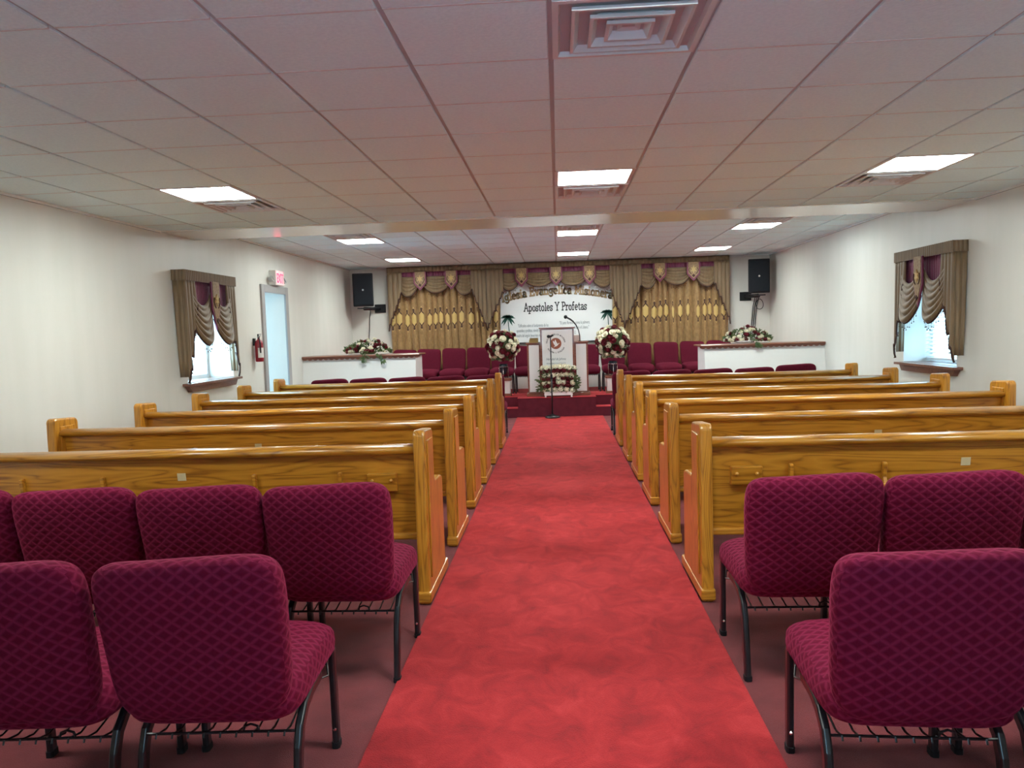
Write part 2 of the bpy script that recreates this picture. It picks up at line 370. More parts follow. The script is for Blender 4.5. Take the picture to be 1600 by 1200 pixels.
for i, j in LAMP1: light(i, j, ZC1, 'glowing square panel light in front of the soffit, ' + nm[i])
for i, j in LAMP0: light(i, j, ZC1, 'glowing square panel light %s, %s' % ('above the nearest chairs' if j == -2 else 'at the rear of the room', nm[i]))
for i, j in LAMP2: light(i, j, ZC2, 'glowing square panel light %s, %s' % ('just beyond the soffit' if j == 12 else 'close to the stage curtains', nm[i]))
for i, j in VENT1: vent(i, j, ZC1, 'large white air diffuser over the aisle nearest the viewer' if j < 0 else 'white air diffuser beside the panel light in front of the soffit, ' + nm[i])
for i, j in VENT2: vent(i, j, ZC2, 'white air diffuser half hidden behind the soffit, ' + nm[i])

# aisle runner, stage
tag(MB().box(-.742, .742, YR + .02, 13.24, .0, .012).build('aisle_runner', M['runner'], bevel=.006), 'bright red plush carpet runner down the aisle', 'carpet runner')
b = MB(); ZS = .335
b.box(-XW, XW, 13.56, YB, 0, ZS); b.box(-.72, .62, 13.25, 13.56, 0, ZS); b.box(-2.2, -.72, 13.25, 13.56, 0, .16); b.box(.62, 2.2, 13.25, 13.56, 0, .16)
b.box(-XW, -2.45, 12.55, 13.56, 0, ZS); b.box(2.45, XW, 12.55, 13.56, 0, ZS)
st = b.build('stage_platform', M['stage_riser']); struct(st, 'maroon carpeted stage with a centre block and side steps', 'stage')
b = MB(); b.box(-XW, XW, 13.552, YB, ZS, ZS + .006); b.box(-.73, .63, 13.24, 13.552, ZS, ZS + .006)
plabel(b.build('stage_carpet', M['stage_top'], st), 'brighter red carpet on the stage top')
b = MB(); b.box(-2.2, -.73, 13.24, 13.552, .16, .165); b.box(.63, 2.2, 13.24, 13.552, .16, .165); b.build('step_tread', M['stage_top'], st)

# vestibule beyond the doorway
xo = -XW - TH
b = MB(); ya, yb, zt, xe = 10.55, 11.68, 2.35, xo - 3.2
b.box(xe, xo, ya - .1, ya, 0, zt + .1); b.box(xe, xo, yb, yb + .1, 0, zt + .1); b.box(xe, xo, ya - .1, yb + .1, zt, zt + .1)
struct(b.build('wall_vestibule', M['white']), 'white entry passage beyond the doorway, lit by blue daylight', 'passage')
struct(MB().box(xe, xo, ya - .1, yb + .1, -.2, 0).build('floor_vestibule', M['white_metal']), 'pale floor of the entry passage', 'floor')
t = thing('handrail', 'slim grey handrail on the passage wall beyond the doorway', 'handrail', (0, 0, 0))
MB().tube([(xo - .12, yb - .05, 1.02), (xo - .22, yb - .06, 1.03), (xo - .40, yb - .06, .97), (xo - .9, yb - .06, .62), (xo - 1.0, yb - .06, .5)], .016, 8).build('rail', M['door_frame'], t, smooth=True)
for dx, z in ((-.26, 1.0), (-.85, .64)): MB().tube([(xo + dx, yb - .06, z), (xo + dx, yb, z - .03)], .010, 8).build('bracket', M['door_frame'], t)
# door frame (door_1)
b = MB(); fwid = .10
for x0, x1 in ((-XW - .0, -XW + .03),):
    b.box(x0, x1, DOOR[0] - fwid, DOOR[0] + .01, 0, DOOR[3] + fwid); b.box(x0, x1, DOOR[1] - .01, DOOR[1] + fwid, 0, DOOR[3] + fwid); b.box(x0, x1, DOOR[0] + .01, DOOR[1] - .01, DOOR[3] - .01, DOOR[3] + fwid)
struct(b.build('door_1', M['door_frame'], bevel=.004), 'open doorway in a taupe metal frame under the exit sign', 'doorway')

# glazed entrance doors behind the viewer
b = MB(); b.box(-.92, -.86, YR - .14, YR - .04, 0, 2.12); b.box(.86, .92, YR - .14, YR - .04, 0, 2.12); b.box(-.86, .86, YR - .14, YR - .04, 2.06, 2.12)
d2 = b.build('door_2', M['door_frame']); struct(d2, 'glazed double entrance doors behind the viewer', 'entrance doors')
for s in (-1, 1):
    x0, x1 = sorted((s * .005, s * .855)); l = MB(); ya_, yb_ = YR - .11, YR - .07; g = .13
    l.box(x0, x0 + g, ya_, yb_, .01, 2.05); l.box(x1 - g, x1, ya_, yb_, .01, 2.05); l.box(x0 + g, x1 - g, ya_, yb_, .01, .95); l.box(x0 + g, x1 - g, ya_, yb_, 1.92, 2.05)
    o = l.build('door_leaf', M['door_frame'], d2); MB().box(x0 + g, x1 - g, YR - .094, YR - .086, .95, 1.92).build('door_glass', M['glass'], o)
    MB().box(x0 + g, x1 - g, yb_, yb_ + .04, .86, .91).build('push_bar', M['chrome'], o)

struct(MB().box(-1.8, 1.8, YR - 2.6, YR - .2, 2.20, 2.32).build('sky_blocker', M['white']), 'added unseen slab blocking sky light above the entrance doors', 'light blocker')  # unseen slab added to keep sky light off the chair backs

# windows
def window(n, side, hole, blind, label):
    y0, y1, z0, z1 = hole; X = side * XW; out = side * (XW + TH - .02); inn = side * (XW + TH - .08)
    xa, xb = sorted((out, inn)); m = MB(); w = .05
    m.box(xa, xb, y0, y0 + w, z0, z1); m.box(xa, xb, y1 - w, y1, z0, z1); m.box(xa, xb, y0 + w, y1 - w, z0, z0 + w); m.box(xa, xb, y0 + w, y1 - w, z1 - w, z1)
    zm = (z0 + z1) / 2; m.box(xa, xb, y0 + w, y1 - w, zm - .02, zm + .02)
    o = m.build('window_%d' % n, M['white'], bevel=.004); struct(o, label, 'window')
    xm = (xa + xb) / 2
    for za, zb in ((z0 + w, zm - .02), (zm + .02, z1 - w)): MB().box(xm - .003, xm + .003, y0 + w, y1 - w, za, zb).build('window_pane', M['glass'], o)
    # sill: board with a moulded apron below
    s = MB(); a, c = sorted((X, X - side * .10)); s.box(a, c, y0 - .13, y1 + .04, z0 - .028, z0)
    a2, c2 = sorted((X, X + side * .3)); s.box(a2, c2, y0 + .002, y1 - .002, z0 - .0, z0 + .004)
    s.prism([(y0 - .08, z0 - .03), (y1 + .0, z0 - .03), (y1 - .06, z0 - .10), (y0 - .02, z0 - .10)], 'x', *sorted((X, X - side * .055)))
    struct(s.build('trim_%d' % (n + 2), M['trim_wood'], bevel=.006), 'brown wooden window sill under the ' + ('window beside the fire extinguisher' if side < 0 else 'window on the doorless wall'), 'window sill')
    if blind:
        t = thing('window_blind', 'white horizontal slat blind inside the ' + ('window on the doorless wall' if side > 0 else 'window beside the fire extinguisher'), 'window blind', (side * (XW + .27), (y0 + y1) / 2, z1))
        h = z1 - z0 - .04; L = (y1 - y0) / 2 - .02; sl = MB(); k = 0
        while .06 + k * .045 < h:
            z = -.06 - k * .045; sl.loft([[(-.022, -L, z - .010), (.022, -L, z + .010), (.022, -L, z + .013), (-.022, -L, z - .007)], [(-.022, L, z - .010), (.022, L, z + .010), (.022, L, z + .013), (-.022, L, z - .007)]]); k += 1
        sl.build('slats', M['blind'], t); MB().box(-.025, .025, -L, L, -.045, -.001).build('headrail', M['blind'], t)
        MB().box(-.015, .015, -L, L, -h - .012, -h + .008).build('bottom_rail', M['blind'], t)
        MB().tube([(-side * .03, -L + .2, -.04), (-side * .032, -L + .2, -h + .25)], .004, 6).build('cord', M['blind'], t)
window(1, -1, LWIN, False, 'bright daylit window beside the fire extinguisher'); window(2, 1, RWIN, True, 'window with a blind on the doorless wall')

# ------------------------------------------------------------------ pews
def arc(cy, cz, r, a0, a1, n=5): return [(cy + r * math.cos(math.radians(a0 + (a1 - a0) * k / n)), cz + r * math.sin(math.radians(a0 + (a1 - a0) * k / n))) for k in range(n + 1)]
END = [(.0, .0)] + arc(.035, .948, .035, 180, 90) + arc(.238, .930, .04, 90, 0) + [(.278, .70)] + arc(.328, .70, .05, 180, 270)[1:] + [(.46, .648), (.52, .640)] + arc(.54, .600, .035, 80, -10) + [(.578, .50), (.590, .0)]
def make_pew(mir, label):
    t = thing('church_pew', label, 'pew')
    X0, X1, TK = .750, 3.72, .068
    for k, (a, c) in enumerate(((X0, X0 + TK), (X1 - TK, X1))):
        x0, x1 = sorted((mir * a, mir * c)); o = MB().prism(END, 'x', x0, x1).build('side_panel', M['oak_v'], t, bevel=.014, seg=3)
        MB().box(x0 - .006, x1 + .006, -.014, .66, 0.012, .075).build('plinth', M['oak'], o, bevel=.01)
        for sgn, xf in ((-1, x0), (1, x1)):
            xx = sorted((xf, xf + sgn * .008))
            MB().prism([(.055, .14), (.225, .14), (.225, .92), (.055, .92)], 'x', *xx).build('raised_panel', M['oak_v'], o, bevel=.006)
    xa, xb = sorted((mir * (X0 + TK - .005), mir * (X1 - TK + .005)))
    # leaning back board
    MB().loft([[(x, .088, .86), (x, .118, .86), (x, .19, .36), (x, .16, .36)] for x in (xa, xb)]).build('back_panel', M['oak'], t)
    MB().loft([[(x, .088 + .06 * math.cos(a) * (1 if math.cos(a) < 0 else .75) + .012, .868 + .030 * math.sin(a)) for a in [2 * PI * k / 14 for k in range(14)]] for x in (xa, xb)]).build('top_rail', M['oak'], t, smooth=True)
    MB().box(xa, xb, .135, .205, .335, .372).build('lower_rail', M['oak'], t, bevel=.008)
    MB().loft([[(x, .17, .40), (x, .17, .445), (x, .56, .47), (x, .575, .45), (x, .56, .425)] for x in (xa, xb)]).build('seat', M['oak'], t, bevel=.008)
    def back_y(z): return .088 + (.86 - z) * .144
    # card box and book rack on the back
    cx = .985 + .03; a, c = sorted((mir * (cx - .085), mir * (cx + .085))); z = .675
    o = MB().loft([[(x, back_y(zz) - d, zz) for zz, d in ((.63, .002), (.63, .040), (.735, .048), (.735, .002))] for x in (a, c)]).build('card_holder', M['oak'], t, bevel=.006)
    for xx in (a + .03, c - .03): MB().ball((xx, back_y(.70) - .047, .695), .011, 2).build('knob', M['oak'], o, smooth=True)
    def rack(xA, xB):
        a, c = sorted((mir * xA, mir * xB)); r = MB().box(a - .02, c + .02, back_y(.57) - .06, back_y(.57) + .004, .56, .58).build('book_rack', M['oak'], t, bevel=.004)
        for xx in (a, c):
            MB().loft([[(xx + s, back_y(zz) + d, zz) for zz, d in ((.575, .0), (.575, -.055), (.62, -.052), (.66, -.030), (.735, -.030), (.742, -.018), (.742, .0))] for s in (-.011, .011)]).build('bracket', M['oak'], r, bevel=.004)
        MB().box(a - .02, c + .02, back_y(.62) - .058, back_y(.62) - .046, .60, .625).build('front_slat', M['oak'], r, bevel=.003)
    rack(1.26, 1.76); rack(2.66, 3.15)
    a, c = sorted((mir * 2.17, mir * 2.22)); plabel(MB().loft([[(x, back_y(z) - d, z) for z, d in ((.71, 0), (.71, .002), (.755, .002), (.755, 0))] for x in (a, c)]).build('tape_patch', M['tape'], t), 'pale patch of clear tape')
    return t
PY = [4.17, 5.316, 6.47, 7.53, 8.64, 9.78]
ordw = ['first', 'second', 'third', 'fourth', 'fifth', 'sixth']
for mir, sd in ((-1, 'on the doorway side'), (1, 'on the doorless side')):
    tr = None
    for k, y in enumerate(PY):
        where = 'nearest, directly ahead of the patterned chairs' if k == 0 else ('farthest, behind the front-row chairs' if k == 5 else '%s counting from the patterned chairs' % ordw[k])
        lab = 'oak pew %s, %s' % (sd, where)
        if k == 0:
            src = make_pew(mir, lab); src.location = (0, y, 0); src['group'] = 'oak pews in rows'; tr = tree_of(src)
        else: dup(src, (0, y, 0), 0, lab, None, None, tr)

# ------------------------------------------------------------------ chairs
def make_chair(label, cover):
    t = thing('church_chair', label, 'chair')
    def wb(v):
        zz = (v.z - .405) / .5
        k = 1 - .10 * max(0, 1 - zz / .55) ** 1.6
        cv = .018 * (1 - (v.x / .27) ** 2)
        return Vector((v.x * k, v.y - .295 - .20 * (v.z - .41) - cv + .02, v.z + .006 * math.sin(v.x * 9)))
    MB().quadric((0, 0, .655), .272, .055, .252, .26, .5, 'y', 18, 56, wb).build('backrest', cover, t, smooth=True, uv=True)
    def ws(v):
        dz = -.035 * max(0, (v.y - .12) / .17) ** 2 + .012 * (1 - (v.x / .27) ** 2) * (1 if v.z > .42 else 0)
        return Vector((v.x, v.y, v.z + dz))
    MB().quadric((0, .0, .425), .266, .300, .078, .30, .55, 'z', 16, 56, ws).build('seat', cover, t, smooth=True, uv=True)
    for sx in (-1, 1):
        o = MB().bar([(.248, 0), (.243, .2), (.238, .38)], sx * .242, .024, .042).build('leg', M['black_metal'], t, bevel=.003)
        MB().bar([(.248, 0.0), (.2475, .022)], sx * .242, .030, .048).build('foot_cap', M['black'], o)
        MB().ball((sx * .242, .226, .075), .008, 1).build('bolt', M['chrome'], o)
        o = MB().bar([(.05, .365), (-.06, .362), (-.13, .345), (-.18, .305), (-.205, .25), (-.222, .16), (-.235, .07), (-.245, 0)], sx * .242, .026, .040).build('leg', M['black_metal'], t, bevel=.003)
        MB().bar([(-.2435, .02), (-.245, 0)], sx * .242, .031, .046).build('foot_cap', M['black'], o)
    m = MB(); R = .0035
    m.tube([(-.232, -.20, .30), (.232, -.20, .30)], .005, 6); m.tube([(-.232, .20, .335), (.232, .20, .335)], .005, 6)
    for k in range(9):
        x = -.2 + .05 * k; m.tube([(x, .205, .337), (x, -.14, .285), (x, -.205, .30), (x, -.21, .288)], R, 5)
    m.tube([(.07, -.20, .30), (.075, -.20, .318), (.095, -.20, .325), (.115, -.20, .318), (.12, -.20, .30)], .004, 6)
    m.tube([(.232, .2, .335), (.245, .16, .31), (.232, .1, .325)], R, 5); m.tube([(-.232, .2, .335), (-.245, .16, .31), (-.232, .1, .325)], R, 5)
    m.build('book_rack', M['black_metal'], t)
    return t
SRC = make_chair('-', M['cover']); TR = tree_of(SRC)
DS, NS = 'on the doorway side', 'on the doorless side'
first = [True]
def chair(x, y, lab, rz=0., grp='patterned burgundy chairs'):
    if first[0]:
        first[0] = False; SRC.location = (x, y, 0); SRC.rotation_euler = (0, 0, rz); SRC['label'] = lab; SRC['group'] = grp; return
    dup(SRC, (x, y, 0), rz, lab, grp, None, TR)
chair(-1.09, 2.45, 'diamond-patterned burgundy chair nearest the viewer by the aisle, doorway side', .05)
chair(-1.66, 2.41, 'diamond-patterned burgundy chair cut by the frame, beside the nearest doorway-side aisle chair', .06)
chair(1.012, 2.425, 'diamond-patterned burgundy chair nearest the viewer by the aisle, doorless side', -.05)
chair(1.585, 2.42, 'sliver of a patterned burgundy chair at the bottom right frame edge', -.05)
for x, n in ((-.985, 'next to the aisle'), (-1.53, 'second from the aisle'), (-2.075, 'third from the aisle'), (-2.62, 'fourth from the aisle')):
    chair(x, 3.48, 'patterned burgundy chair right behind the nearest pew, doorway side, %s' % n)
for x, n in ((1.012, 'next to the aisle'), (1.560, 'second from the aisle'), (2.108, 'third from the aisle')):
    chair(x, 3.48, 'patterned burgundy chair right behind the nearest pew, doorless side, %s' % n)
FSRC = make_chair('-', M['plain_cover']); FT = tree_of(FSRC); FSRC['group'] = 'front row chairs before the stage'
oc = ['next to the aisle', 'second from the aisle', 'third from the aisle', 'fourth from the aisle', 'fifth from the aisle']
for s, sd in ((-1, 'doorway side'), (1, 'doorless side')):
    for k in range(5):
        x = s * (1.035 + .556 * k) if s < 0 else 1.005 + .56 * k
        lab = 'burgundy front-row chair ahead of the farthest pew, %s, %s' % (sd, oc[k])
        if s < 0 and k == 0: FSRC.location = (x, 11.1, 0); FSRC['label'] = lab
        else: dup(FSRC, (x, 11.1, .03 if (s > 0 and k == 4) else 0), 0, lab, None, None, FT)
oc2 = ['first from the pulpit', 'second from the pulpit', 'third from the pulpit', 'fourth from the pulpit', 'fifth from the pulpit', 'sixth from the pulpit']
for s, xs, sd in ((-1, (-.60, -1.07, -1.54, -2.02, -2.51, -2.98), 'exit-sign side'), (1, (.55, 1.04, 1.545, 2.05, 2.55, 3.05), 'away from the exit sign')):
    for k, x in enumerate(xs):
        dup(FSRC, (x, 14.5, ZS + .006), PI, 'burgundy stage chair facing the pews, %s, %s' % (oc2[k], sd), 'chairs on the stage', (.855, .95, .955), FT)

# ------------------------------------------------------------------ curtains
def pleat(u, n): return abs(math.sin(PI * n * u)) ** .55
def stage_curtain(x0, x1, label):
    t = thing('stage_curtain', label, 'curtain', (0, 15.335, 0), 0, 'pleated gold curtains on the back wall')
    n = 15 * (x1 - x0) / 2.1; n = round(n)
    wob = lambda u: u + .012 * math.sin(7 * u * 2.1) + .006 * math.sin(31 * u)
    f = lambda u, z: (x0 + (x1 - x0) * u + .01 * math.sin(z * 3 + u * 20), -.085 * pleat(wob(u), n) ** .75 - .012, z)
    MB().grid(lambda u, v: f(u, .72 + 2.0 * v), n * 10, 8).build('pleated_panel', M['curtain'], t, smooth=True, solid=.004)
    for k in range(n):
        e = MB(); d = MB()
        r2 = random.Random(k * 13 + int(x0 * 10))
        ctr = (k + .5) / n
        for _ in range(3): ctr += ((k + .5) / n - wob(ctr)) * .9
        zc = 1.80 + .02 * math.sin(k * 2.1); hw = .36 / n * (.75 + .3 * r2.random()); hh = .13
        if r2.random() < .12: hw *= .5
        def patch(mb, cz, w, h, off, shape, nu=6, nv=8):
            def g(a, b_):
                q = -1 + 2 * b_; wd = shape(q) * w
                p = f(ctr + (a * 2 - 1) * wd, cz + q * h); return (p[0], p[1] - off, p[2])
            mb.grid(g, nu, nv)
        patch(e, zc, hw, hh, .004, lambda q: max(0.02, min(1, (1 - abs(q)) * 2.4)))
        for sg in (-1, 1):
            patch(d, zc + sg * (hh + .055), hw * .55, .028, .005, lambda q: max(.05, 1 - abs(q)))
            patch(d, zc + sg * (hh + .0), hw * 1.05, .045, .0035, lambda q: .25 + .75 * abs(q * sg - 1) / 2 * (1 if q * sg < 0 else .3))
            patch(e, zc + sg * (hh + .095), hw * .25, .015, .005, lambda q: max(.05, 1 - abs(q)))
        d.build('embroidered_knots', M['dark_trim'], e.build('embroidered_motif', M['embroid'], t, smooth=True), smooth=True)
    return t
stage_curtain(-3.33, -1.13, 'long gold pleated curtain with embroidered band, exit-sign side of the painted board')
stage_curtain(1.09, 3.33, 'long gold pleated curtain with embroidered band, away from the exit sign')

def swag(x0, x1, ztop, zb, y0, parent, drop_l=0, drop_r=0, yd=1.0, nf=5, peak=0):
    # fabric hung between two points with sagging folds
    w = x1 - x0
    def edge(u):
        base = ztop - peak * math.sin(PI * u); low = zb + (1 - math.sin(PI * u) ** .62) * (ztop - zb) * .50
        return base, low
    def f(u, v):
        a, c = edge(u); z = a + (c - a) * v
        if drop_l: z -= drop_l * (1 - u) * v
        if drop_r: z -= drop_r * u * v
        s = math.sin(PI * u)
        y = y0 - yd * (.02 + .05 * s * (.3 + v) + .045 * (.35 + .65 * s) * abs(math.sin(PI * nf * (v ** .9))) ** .7 * (.3 + .7 * v))
        return (x0 + w * u, y, z)
    o = MB().grid(f, 20, nf * 8).build('swag', M['gold_drape'], parent, smooth=True, solid=.004)
    tr = MB().tube([f(k / 16, 1.0) for k in range(17)], .011, 6).build('braid_trim', M['dark_trim'], o, smooth=True)
    fr = MB()
    for k in range(2, 15, 1):
        p = f(k / 16, 1.0); L = .05 + .02 * (k % 2); fr.tube([p, (p[0], p[1], p[2] - L)], .002, 4); fr.ball((p[0], p[1], p[2] - L - .008), .008, 1)
    fr.build('bead_fringe', M['bead'], o)
    return o
def badge(x, w, zt, zb, y, parent, zs=None):
    h = zt - zb; zs = zs or zt - h * .62
    out = [(x - w / 2, zt), (x + w / 2, zt), (x + w / 2, zs), (x, zb), (x - w / 2, zs)]
    o = MB().prism(out, 'y', y, y + .02).build('badge', M['maroon'], parent, bevel=.005)
    k = .80; inn = [(x - w / 2 * k, zt), (x + w / 2 * k, zt), (x + w / 2 * k, zs + .012), (x, zb + .05), (x - w / 2 * k, zs + .012)]
    MB().prism(inn, 'y', y - .006, y + .002).build('badge_centre', M['badge'], o, bevel=.003)
    m = MB(); cz = zt - h * .38; R = w * .27
    for q in range(6):
        a = PI / 2 + q * PI / 3; m.prism([(x + R * math.cos(a), cz + R * 1.25 * math.sin(a)), (x + R * .45 * math.cos(a + .55), cz + R * .5 * math.sin(a + .55)), (x, cz), (x + R * .45 * math.cos(a - .55), cz + R * .5 * math.sin(a - .55))], 'y', y - .014, y - .005)
    m.build('star_motif', M['embroid'], o)
    m = MB().prism([(x, zb + .14), (x + w * .13, zb + .11), (x, zb + .075), (x - w * .13, zb + .11)], 'y', y - .012, y - .005)
    for sx in (-1, 1): m.tube([(x + sx * w * .30, y - .008, cz + .03), (x + sx * w * .36, y - .008, cz - .02), (x + sx * w * .26, y - .008, cz - .07), (x + sx * w * .16, y - .008, cz - .09)], .006, 5)
    m.build('crest_knot', M['dark_trim'], o)
    return o
def jabot(x0, x1, zt, fn, y0, parent, n=5, amp=.035, mat_='gold_drape'):
    # hanging pleated tail; fn(u) gives the lower edge
    def f(u, v):
        zb = fn(u); z = zt + (zb - zt) * v
        return (x0 + (x1 - x0) * u, y0 - .02 - amp * pleat(u, n) * (.5 + .5 * v), z)
    o = MB().grid(f, n * 10, 14).build('jabot', M[mat_], parent, smooth=True, solid=.004)
    N = n * 10; MB().tube([f(k / N, 1.0) for k in range(N + 1)], .011, 6).build('braid_trim', M['dark_trim'], o, smooth=True)
    fr = MB()
    for k in range(1, N, 3):
        p = f(k / N, 1.0); fr.tube([p, (p[0], p[1], p[2] - .04)], .002, 4); fr.ball((p[0], p[1], p[2] - .048), .008, 1)
    fr.build('bead_fringe', M['bead'], o)
    return o
def zig(za, zb, n, amp):
    def fn(u):
        q = u * n; k = q - math.floor(q); tri = (k if k < .5 else 1 - k) * 2
        return za + (zb - za) * u + amp * (tri - .5)
    return fn
def vee(za, zm, zb, um, n, amp):
    l, r = zig(za, zm, n, amp), zig(zm, zb, n, amp)
    return lambda u: l(u / um) if u < um else r((u - um) / (1 - um))
YV = 15.20
def valance_group(label, x0, x1, badges, jl, jr, zs_=2.28):
    t = thing('swag_valance', label, 'valance', (0, 0, 0), 0, 'swagged valances over the back wall')
    X0 = jl[0] if jl else x0; X1 = jr[1] if jr else x1
    MB().grid(lambda u, v: (X0 + (X1 - X0) * u, YV - .035 - .006 * math.sin(u * 160 * (X1 - X0) / 2), ZC2 - .012 - .10 * v), int(120 * (X1 - X0)), 2).build('pelmet', M['gold_drape'], t, smooth=True, solid=.03)
    MB().box(X0, X1, YV + .0, YB - .005, ZC2 - .09, ZC2 - .045).build('pelmet_board', M['trim_wood'], t)
    MB().grid(lambda u, v: (x0 + (x1 - x0) * u, YV + .004 - .008 * pleat(u, 30), 2.75 - .16 * v), 300, 2).build('maroon_header', M['maroon'], t, smooth=True, solid=.006)
    xs = [x0] + [v for bx in badges for v in (bx - .11, bx + .11)] + [x1]
    for k in range(0, len(xs), 2):
        a, c = xs[k], xs[k + 1]
        e0, e1 = k == 0, k == len(xs) - 2
        swag(a - (.05 if k else 0), c + (.05 if not e1 else 0), 2.635, zs_ + (.0 if e0 or e1 else .02), YV - .01, t, .07 if e0 else 0, .07 if e1 else 0)
    for bx in badges: badge(bx, .25, 2.725, 2.355, YV - .115, t)
    if jl: jabot(jl[0], jl[1], 2.73, jl[2], YV - .035, t, jl[3])
    if jr: jabot(jr[0], jr[1], 2.73, jr[2], YV - .035, t, jr[3])
# tails: outer ends reach lowest, tails between the groups come to a point
valance_group('bronze swag valance with two badges on the exit-sign side of the back wall', -3.09, -1.66, (-2.68, -2.06), (-3.345, -3.05, zig(1.62, 2.36, 6, .09), 3), (-1.68, -1.384, zig(2.38, 1.58, 6, .09), 4))
valance_group('bronze swag valance with three badges over the painted board', -1.06, 1.06, (-.68, -.005, .645), (-1.376, -1.04, zig(1.58, 2.30, 6, .09), 4), (1.04, 1.307, zig(2.28, 1.54, 6, .09), 4), 2.335)
valance_group('bronze swag valance with two badges, back wall away from the exit sign', 1.63, 3.06, (2.0, 2.64), (1.313, 1.65, zig(1.54, 2.33, 6, .09), 4), (3.04, 3.34, zig(2.33, 1.56, 6, .09), 4))

# side window drapes, built in local x (along the wall) and y (away from it)
def window_drape(side, y0, y1, label):
    t = thing('window_drape', label, 'curtain', (side * XW, (y0 + y1) / 2, 0), -PI / 2 if side > 0 else PI / 2, 'bronze swag drapes at the side windows')
    h = (y1 - y0) / 2; D = .15; zt = 2.29
    def pel(u, v):
        L = 2 * h + 2 * D; s = u * L; z = zt - .115 * v; r = .004 * math.sin(s * 150)
        if s < D: return (-h - r, -s + .0, z)
        if s > L - D: return (h + r, -(L - s), z)
        return (-h + s - D, -D - r, z)
    MB().grid(pel, 260, 2).build('pelmet', M['gold_drape'], t, smooth=False, solid=.008)
    MB().box(-h + .006, h - .006, -D + .006, -.002, zt - .02, zt - .004).build('pelmet_board', M['trim_wood'], t)
    y = -D + .035
    MB().grid(lambda u, v: (-h * .74 + 1.48 * h * u, y + .03 - .012 * pleat(u, 26), zt - .09 - .38 * v), 260, 4).build('maroon_header', M['maroon'], t, smooth=True, solid=.004)
    for a, c in ((-h * .78, -.03), (.03, h * .78)):
        swag(a, c, zt - .22, zt - .83, y, t, nf=6, peak=.16)
    # long embroidered centre badge
    badge(0, .21, zt - .10, zt - .66, y - .075, t, zs=zt - .42)
    for sx in (-1, 1):
        xa, xb = (-h, -h * .60) if sx < 0 else (h * .60, h)
        fn = zig(1.10, 1.93, 6, .10) if sx < 0 else zig(1.93, 1.10, 6, .10)
        jabot(xa, xb, zt - .11, fn, -D + .04, t, 4, .03)
        # the return from the front edge back to the wall
        xe = sx * (h - .004)
        MB().grid(lambda u, v: (xe + sx * .006 * math.sin(u * 12), -.005 - (D - .03) * u * (1 - .0 * v) - .03 * v * (1 - u), zt - .11 + (1.12 - zt + .11) * v), 12, 6).build('return_panel', M['gold_drape'], t, smooth=True, solid=.004)
window_drape(-1, 8.14, 9.46, 'bronze and maroon swag drape on the window beside the fire extinguisher')
window_drape(1, 8.09, 9.46, 'bronze and maroon swag drape on the window of the doorless wall')

